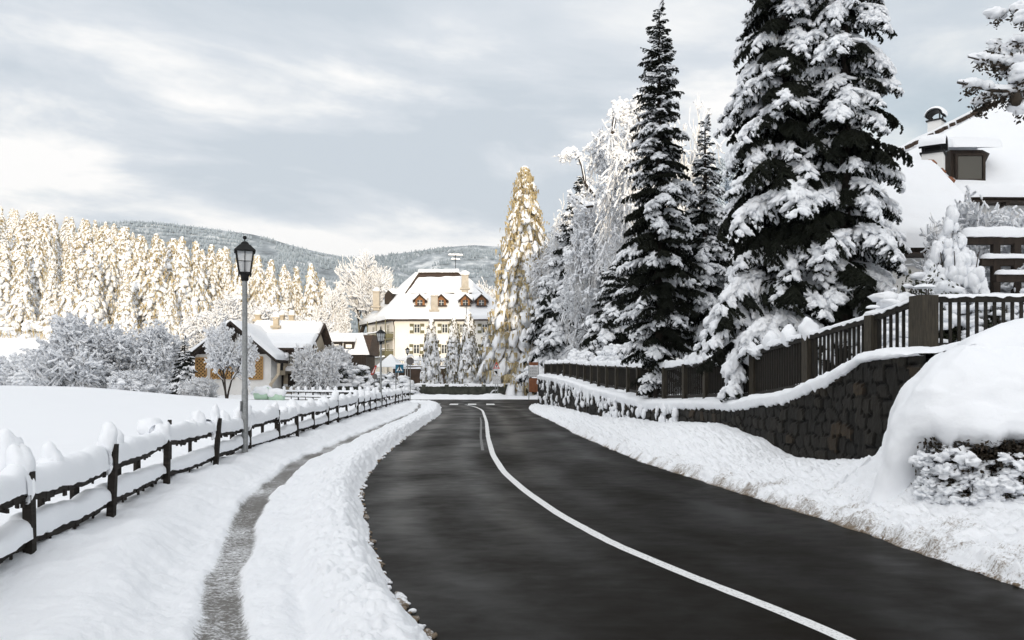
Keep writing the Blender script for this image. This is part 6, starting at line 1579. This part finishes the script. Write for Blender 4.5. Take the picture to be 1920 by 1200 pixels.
limb([(1990, 90, .2), (1950, 85, .1), (1920, 80, .1), (1898, 78, 0)], 14.2, .03)
limb([(1990, 30, .2), (1950, 25, .1), (1918, 20, .1), (1903, 22, 0)], 14.2, .03)
limb([(1960, 150, .2), (1930, 105, .1), (1905, 70, .1)], 14.6, .02)
b = MB(); sn = MB(); lf = MB()
for p, r in limbs:
    b.tube(p, np.linspace(r, r * .35, len(p)), 6)
    sn.V.append(np.zeros((0, 3))) if False else None
    snow_log(sn, p + np.array([0, 0, r * .5]), max(.028, r * 1.1), .085, seed=p[0, 2], n=60, rough=.6)
    s = np.linspace(0, 1, 60); pp = np.stack([np.interp(s, np.linspace(0, 1, len(p)), p[:, k]) for k in range(3)], 1)
    for k in range(9):
        c = pp[rng.integers(5, 52)]; q_ = c + rng.normal(0, 1, (26, 3)) * np.array([.07, .07, .06]) - np.array([0, 0, .10]); leafcards(lf, q_, rng, .038)
        if rng.random() < .7: sn.lumps([c + np.array([0, 0, .05])], [[.13, .11, .07]], rng=rng, sub=1, amp=.5)
for px, py, n_, sp in ((1930, 55, 4, 1.), (1925, 128, 10, 1.), (1915, 185, 4, .8), (1880, 118, 4, .5), (1912, 30, 3, .8), (1905, 82, 4, .6)):
    for k in range(n_):
        c = P(px + rng.normal(0, 16) * sp, py + rng.normal(0, 13) * sp, 14.4 + rng.normal(0, .15)); leafcards(lf, c - np.array([0, 0, .11]) + rng.normal(0, .06, (34, 3)), rng, .042)
        sn.lumps([c + np.array([0, 0, .02])], [[.17, .14, .10]], rng=rng, sub=2, amp=.45)
b.build('branch', M['bark'], ot, True); lf.build('leaves', M['leafbrown'], ot); sn.build('snow_load', M['snow_tree'], ot, True)
b = MB(); b.lumps([P(1905, 186, 14.3)], [[.09, .09, .11]], rng=rng, sub=2, amp=.2); b.build('nest', M['leafbrown'], ot, True)
# ivy hedge in the dark gap below the mound
iv = thing('ivy_hedge', 'dark ivy hedge peeping from under the overhanging snow mound at the right', 'hedge', (5.2, 9.7, .5))
rng = np.random.default_rng(31); n = 9000; u = np.clip(rng.normal(0, 1, n) * 3 + rng.uniform(86, 170, n), 80, 200).astype(int)
bx_ = px_[u] + inx[u] * (dq := rng.uniform(-.10, .34, n)); by_ = py_[u] + iny[u] * dq
b = MB(); zq = .28 + .78 * rng.random(n); leafcards(b, np.stack([bx_, by_, zq], 1), rng, .033); b.build('foliage', M['leafbrown'], iv)
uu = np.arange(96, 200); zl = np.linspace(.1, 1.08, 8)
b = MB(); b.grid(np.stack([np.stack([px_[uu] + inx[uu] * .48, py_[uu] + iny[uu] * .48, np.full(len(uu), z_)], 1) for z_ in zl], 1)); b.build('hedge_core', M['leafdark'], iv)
n = 620; u = rng.integers(84, 170, n); sz = rng.uniform(.012, .075, n)
b = MB(); zq = .36 + .56 * rng.random(n) ** 1.5 - .10 * 0
b.lumps(np.stack([px_[u] + inx[u] * (dq := rng.uniform(-.12, .06, n)), py_[u] + iny[u] * dq, zq], 1), sz[:, None] * np.array([1.3, 1.3, .8]), rng=rng, sub=2, amp=.8, fr=2.4); b.build('snow_load', M['snow'], iv, True)

# ------------------------------------------------------------------ hills
def hill(name, D, prof, depth, ntree, th, seed, m='hill', fm_='forest', frost=(.1, .6), low=-40., lab=None):
    rng = np.random.default_rng(seed)
    pxs = np.array([p_[0] for p_ in prof], float); pys = np.array([p_[1] for p_ in prof], float)
    u = np.linspace(pxs[0], pxs[-1], 220); v = np.linspace(0, 1, 40)
    U, V = np.meshgrid(u, v, indexing='ij')
    zt = CH + (HZ - np.interp(U, pxs, pys)) / F * D
    Y = D - depth * (1 - V); X = (U - CX) / F * D
    zz = low + (zt - low) * (V ** .9)
    rough = fbm(X / D * 9 + seed, Y / D * 9, 0, 5)
    Z = zz + rough * D * .012 * (V * (1 - V) * 4 * .8 + .2)
    Yb_ = np.concatenate([Y, Y[:, -1:] + depth * .5], 1); Xb_ = np.concatenate([X, X[:, -1:]], 1); Zb_ = np.concatenate([Z, np.maximum(Z[:, -1:] - D * .15, -60)], 1)
    b = MB(); b.grid(np.stack([Xb_, Yb_, Zb_], -1)); b.build(name, M[m], smooth=True, kind='structure')
    # the frosted forest on it, one mass
    fu, fv = rng.random(ntree * 2), rng.random(ntree * 2) ** .75
    ii = fu * 219; jj = fv * 39; i0, j0 = ii.astype(int), jj.astype(int)
    c = np.stack([X[i0, j0], Y[i0, j0], Z[i0, j0]], 1) + np.stack([rng.normal(0, 1, len(i0)) * th * .6, rng.normal(0, 1, len(i0)) * th * .6, 0 * fu], 1)
    clear = fbm(c[:, 0] / D * 22, c[:, 1] / D * 16 + c[:, 2] / D * 10, seed, 4)
    c = c[clear > -.16][:ntree]; n = len(c)
    h = th * rng.uniform(.55, 1.25, n); r = h * rng.uniform(.20, .34, n); k = 5; a = np.arange(k) * 2 * math.pi / k
    ring = np.stack([np.cos(a), np.sin(a), 0 * a], 1)
    Vt = np.concatenate([c[:, None] + ring[None] * r[:, None, None] - np.array([0, 0, .1 * th]), (c + np.stack([0 * h, 0 * h, h], 1))[:, None]], 1)
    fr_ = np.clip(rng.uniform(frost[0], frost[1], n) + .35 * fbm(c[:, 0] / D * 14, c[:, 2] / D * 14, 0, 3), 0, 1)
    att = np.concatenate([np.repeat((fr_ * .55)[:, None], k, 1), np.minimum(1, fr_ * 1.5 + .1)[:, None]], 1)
    j = np.arange(k); f = np.stack([j, (j + 1) % k, 0 * j + k], 1)
    b = MB(); b.add(Vt.reshape(-1, 3), (f[None] + (np.arange(n) * (k + 1))[:, None, None]).reshape(-1, 3))
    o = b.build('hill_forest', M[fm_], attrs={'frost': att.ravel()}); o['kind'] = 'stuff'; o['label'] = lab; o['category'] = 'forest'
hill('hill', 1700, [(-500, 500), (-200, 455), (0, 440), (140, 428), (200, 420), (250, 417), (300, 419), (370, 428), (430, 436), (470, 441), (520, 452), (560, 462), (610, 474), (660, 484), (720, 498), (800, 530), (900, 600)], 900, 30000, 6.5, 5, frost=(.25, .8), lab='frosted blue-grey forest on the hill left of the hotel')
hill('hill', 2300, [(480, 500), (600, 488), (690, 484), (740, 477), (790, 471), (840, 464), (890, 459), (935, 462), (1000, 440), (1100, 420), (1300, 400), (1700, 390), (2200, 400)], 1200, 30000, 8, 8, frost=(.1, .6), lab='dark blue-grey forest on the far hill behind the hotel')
rng = np.random.default_rng(44); fm, sm = MB(), MB()
for k in range(85):                                                # frosted wood on the slope behind the right-hand trees
    d = rng.uniform(165, 300); px = rng.uniform(985, 1420); x = PX(px, d); g = gz(x, d)
    lim = np.interp(px, [985, 1015, 1035, 1100, 1180, 1230, 1420], [420, 345, 328, 318, 300, 290, 300]); H = min(rng.uniform(11, 19), PZ(lim, d) - g)
    if H < 6: continue
    v = src[rng.integers(5)]; a = rng.random() * 6.28; kz = H / 17; wk = kz * rng.uniform(.9, 1.3)
    Rm = np.array([[math.cos(a) * wk, -math.sin(a) * wk, 0], [math.sin(a) * wk, math.cos(a) * wk, 0], [0, 0, kz]])
    for q_, mb_ in ((v[0], fm), (v[1], sm)): mb_.add(q_[0] @ Rm.T + np.array([x, d, g]), q_[1])
wood = MB(); wood.V = fm.V + sm.V; wood.n = fm.n + sm.n; wood.T = [(f, 0) for f, _ in fm.T] + [(f + fm.n, 1) for f, _ in sm.T]
w = wood.build('slope_wood', [M['shade_needle'], M['frost']]); w['kind'] = 'stuff'; w['label'] = 'pale frosted wood on the slope behind the right-hand trees'; w['category'] = 'wood'

# ------------------------------------------------------------------ winter haze: one even volume round the whole place
HAZE = .00011
b = MB(); b.hexa([(-3400, -3400, -120), (3400, -3400, -120), (3400, 3400, -120), (-3400, 3400, -120), (-3400, -3400, 440), (3400, -3400, 440), (3400, 3400, 440), (-3400, 3400, 440)])
hm = bpy.data.materials.new('haze'); hm.use_nodes = True; hn = hm.node_tree; hn.nodes.remove(hn.nodes['Principled BSDF'])
pv = N(hn, 'ShaderNodeVolumePrincipled'); pv.inputs['Color'].default_value = (.80, .88, .97, 1); pv.inputs['Density'].default_value = HAZE
hn.links.new(pv.outputs[0], hn.nodes['Material Output'].inputs['Volume'])
hz = b.build('haze', hm, kind='stuff'); hz['label'] = 'thin pale winter haze over the whole valley'; hz['category'] = 'haze'

# ------------------------------------------------------------------ camera, sun, sky
cam = bpy.data.cameras.new('camera'); co = bpy.data.objects.new('camera', cam); COL.objects.link(co); scene.camera = co
co.location = (0, 0, CH); co.rotation_euler = (math.pi / 2, 0, 0)
cam.sensor_width = 36; cam.lens = F / 1920 * 36; cam.shift_y = (HZ - 600) / 1920; cam.clip_end = 12000; cam.clip_start = .05
SUN_EL, SUN_AZ = R_(7.0), R_(9)                                     # low winter sun behind the photographer, a little to the right
ld = Vector((-math.sin(SUN_AZ) * math.cos(SUN_EL), math.cos(SUN_AZ) * math.cos(SUN_EL), -math.sin(SUN_EL)))
sl_ = bpy.data.lights.new('sun', 'SUN'); so = bpy.data.objects.new('sun', sl_); COL.objects.link(so)
sl_.energy = 3.9; sl_.angle = R_(.5); sl_.color = (1, .85, .64); so.rotation_euler = ld.to_track_quat('-Z', 'Y').to_euler(); so.location = (20, -60, 60)

wd = bpy.data.worlds.new('World'); scene.world = wd; wd.use_nodes = True; nt = wd.node_tree; nt.nodes.clear()
out = N(nt, 'ShaderNodeOutputWorld'); bg = N(nt, 'ShaderNodeBackground'); bgc = N(nt, 'ShaderNodeBackground'); mx = N(nt, 'ShaderNodeMixShader')
sky = N(nt, 'ShaderNodeTexSky'); sky.sky_type = 'NISHITA'; sky.sun_disc = False; sky.sun_elevation = SUN_EL; sky.sun_rotation = math.pi - SUN_AZ
bg.inputs['Strength'].default_value = .15
nt.links.new(sky.outputs[0], bg.inputs['Color'])
tc = N(nt, 'ShaderNodeTexCoord'); sep = N(nt, 'ShaderNodeSeparateXYZ'); nt.links.new(tc.outputs['Generated'], sep.inputs[0])
def math_(op, a, b=None, c=None):
    n_ = N(nt, 'ShaderNodeMath', operation=op)
    for i, v in enumerate((a, b, c)):
        if v is None: continue
        if hasattr(v, 'is_linked'): nt.links.new(v, n_.inputs[i])
        else: n_.inputs[i].default_value = v
    return n_.outputs[0]
zc = math_('MAXIMUM', sep.outputs[2], 0.0); den = math_('ADD', zc, .16)
u = math_('DIVIDE', sep.outputs[0], den); v = math_('DIVIDE', sep.outputs[1], den)
cmb = N(nt, 'ShaderNodeCombineXYZ'); nt.links.new(u, cmb.inputs[0]); nt.links.new(v, cmb.inputs[1])
mp = N(nt, 'ShaderNodeMapping'); mp.inputs['Scale'].default_value = (.40, 1.0, 1); mp.inputs['Rotation'].default_value = (0, 0, R_(-3)); mp.inputs['Location'].default_value = (3.1, 1.7, 0); nt.links.new(cmb.outputs[0], mp.inputs[0])
n1 = noise(nt, .8, 5, .48, mp.outputs[0], .5)
mp2 = N(nt, 'ShaderNodeMapping'); mp2.inputs['Scale'].default_value = (.35, .8, 1); mp2.inputs['Location'].default_value = (8.2, 4.1, 0); nt.links.new(cmb.outputs[0], mp2.inputs[0])
n2 = noise(nt, .8, 4, .5, mp2.outputs[0], .2)
# brightness band low in the sky where the cloud deck thins, broken by the noise
band = N(nt, 'ShaderNodeMapRange'); band.interpolation_type = 'SMOOTHSTEP'; nt.links.new(sep.outputs[2], band.inputs[0])
for i, v_ in ((1, .44), (2, .26), (3, .25), (4, 1.)): band.inputs[i].default_value = v_
azi = math_('ARCTAN2', sep.outputs[0], sep.outputs[1]); cs = N(nt, 'ShaderNodeCombineXYZ')
nt.links.new(math_('MULTIPLY', azi, 2.9), cs.inputs[0]); nt.links.new(math_('ADD', math_('MULTIPLY_ADD', sep.outputs[2], 10.0, .0), math_('MULTIPLY', azi, .9)), cs.inputs[1]); cs.inputs[2].default_value = 4.2
n3 = noise(nt, 1.15, 8, .58, cs.outputs[0], .25)
hlift = N(nt, 'ShaderNodeMapRange'); hlift.interpolation_type = 'SMOOTHSTEP'; nt.links.new(sep.outputs[2], hlift.inputs[0])
for i, v_ in ((1, .27), (2, .15), (3, .47), (4, .57)): hlift.inputs[i].default_value = v_
bsum = math_('ADD', math_('MULTIPLY_ADD', math_('SUBTRACT', n1, .5), .75, hlift.outputs[0]), math_('MULTIPLY', band.outputs[0], math_('MULTIPLY_ADD', math_('SUBTRACT', n3, .47), 1.25, .06)))
cloud = ramp(nt, bsum, [(.40, (.54, .60, .665)), (.52, (.645, .69, .745)), (.60, (.80, .82, .84)), (.68, (.95, .94, .93))])
# the upper and rear sky (never in view) is brighter: extra glow added there to light the snow
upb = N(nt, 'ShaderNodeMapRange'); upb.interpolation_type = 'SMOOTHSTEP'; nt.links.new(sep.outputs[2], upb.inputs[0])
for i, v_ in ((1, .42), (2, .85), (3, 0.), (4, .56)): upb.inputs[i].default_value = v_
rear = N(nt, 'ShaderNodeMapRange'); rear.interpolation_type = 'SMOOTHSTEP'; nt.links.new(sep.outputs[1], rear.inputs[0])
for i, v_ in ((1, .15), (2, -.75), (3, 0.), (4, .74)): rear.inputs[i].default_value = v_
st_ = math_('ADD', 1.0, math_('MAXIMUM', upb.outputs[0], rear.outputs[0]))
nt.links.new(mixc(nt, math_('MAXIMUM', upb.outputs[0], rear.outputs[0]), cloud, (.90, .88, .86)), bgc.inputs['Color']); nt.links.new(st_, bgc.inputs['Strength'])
azs = N(nt, 'ShaderNodeMapRange'); azs.interpolation_type = 'SMOOTHSTEP'; nt.links.new(azi, azs.inputs[0])
for i, v_ in ((1, .02), (2, .42), (3, 0.), (4, .15)): azs.inputs[i].default_value = v_
gap = ramp(nt, math_('SUBTRACT', n2, azs.outputs[0]), [(.28, .30), (.42, 1.)])
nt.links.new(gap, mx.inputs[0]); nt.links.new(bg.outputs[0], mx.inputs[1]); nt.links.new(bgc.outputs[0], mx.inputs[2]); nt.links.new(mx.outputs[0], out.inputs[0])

scene.view_settings.view_transform = 'Standard'; scene.view_settings.look = 'None'; scene.view_settings.exposure = 0.18; scene.view_settings.gamma = 1.0
scene.view_settings.use_curve_mapping = False
scene.render.engine = 'CYCLES'; scene.cycles.max_bounces = 10; scene.cycles.diffuse_bounces = 8; scene.cycles.glossy_bounces = 2; scene.cycles.transparent_max_bounces = 6; scene.cycles.caustics_reflective = False; scene.cycles.caustics_refractive = False
scene.cycles.use_denoising = True; scene.cycles.denoising_input_passes = 'RGB_ALBEDO_NORMAL'; scene.cycles.denoising_prefilter = 'ACCURATE'; scene.cycles.use_adaptive_sampling = False
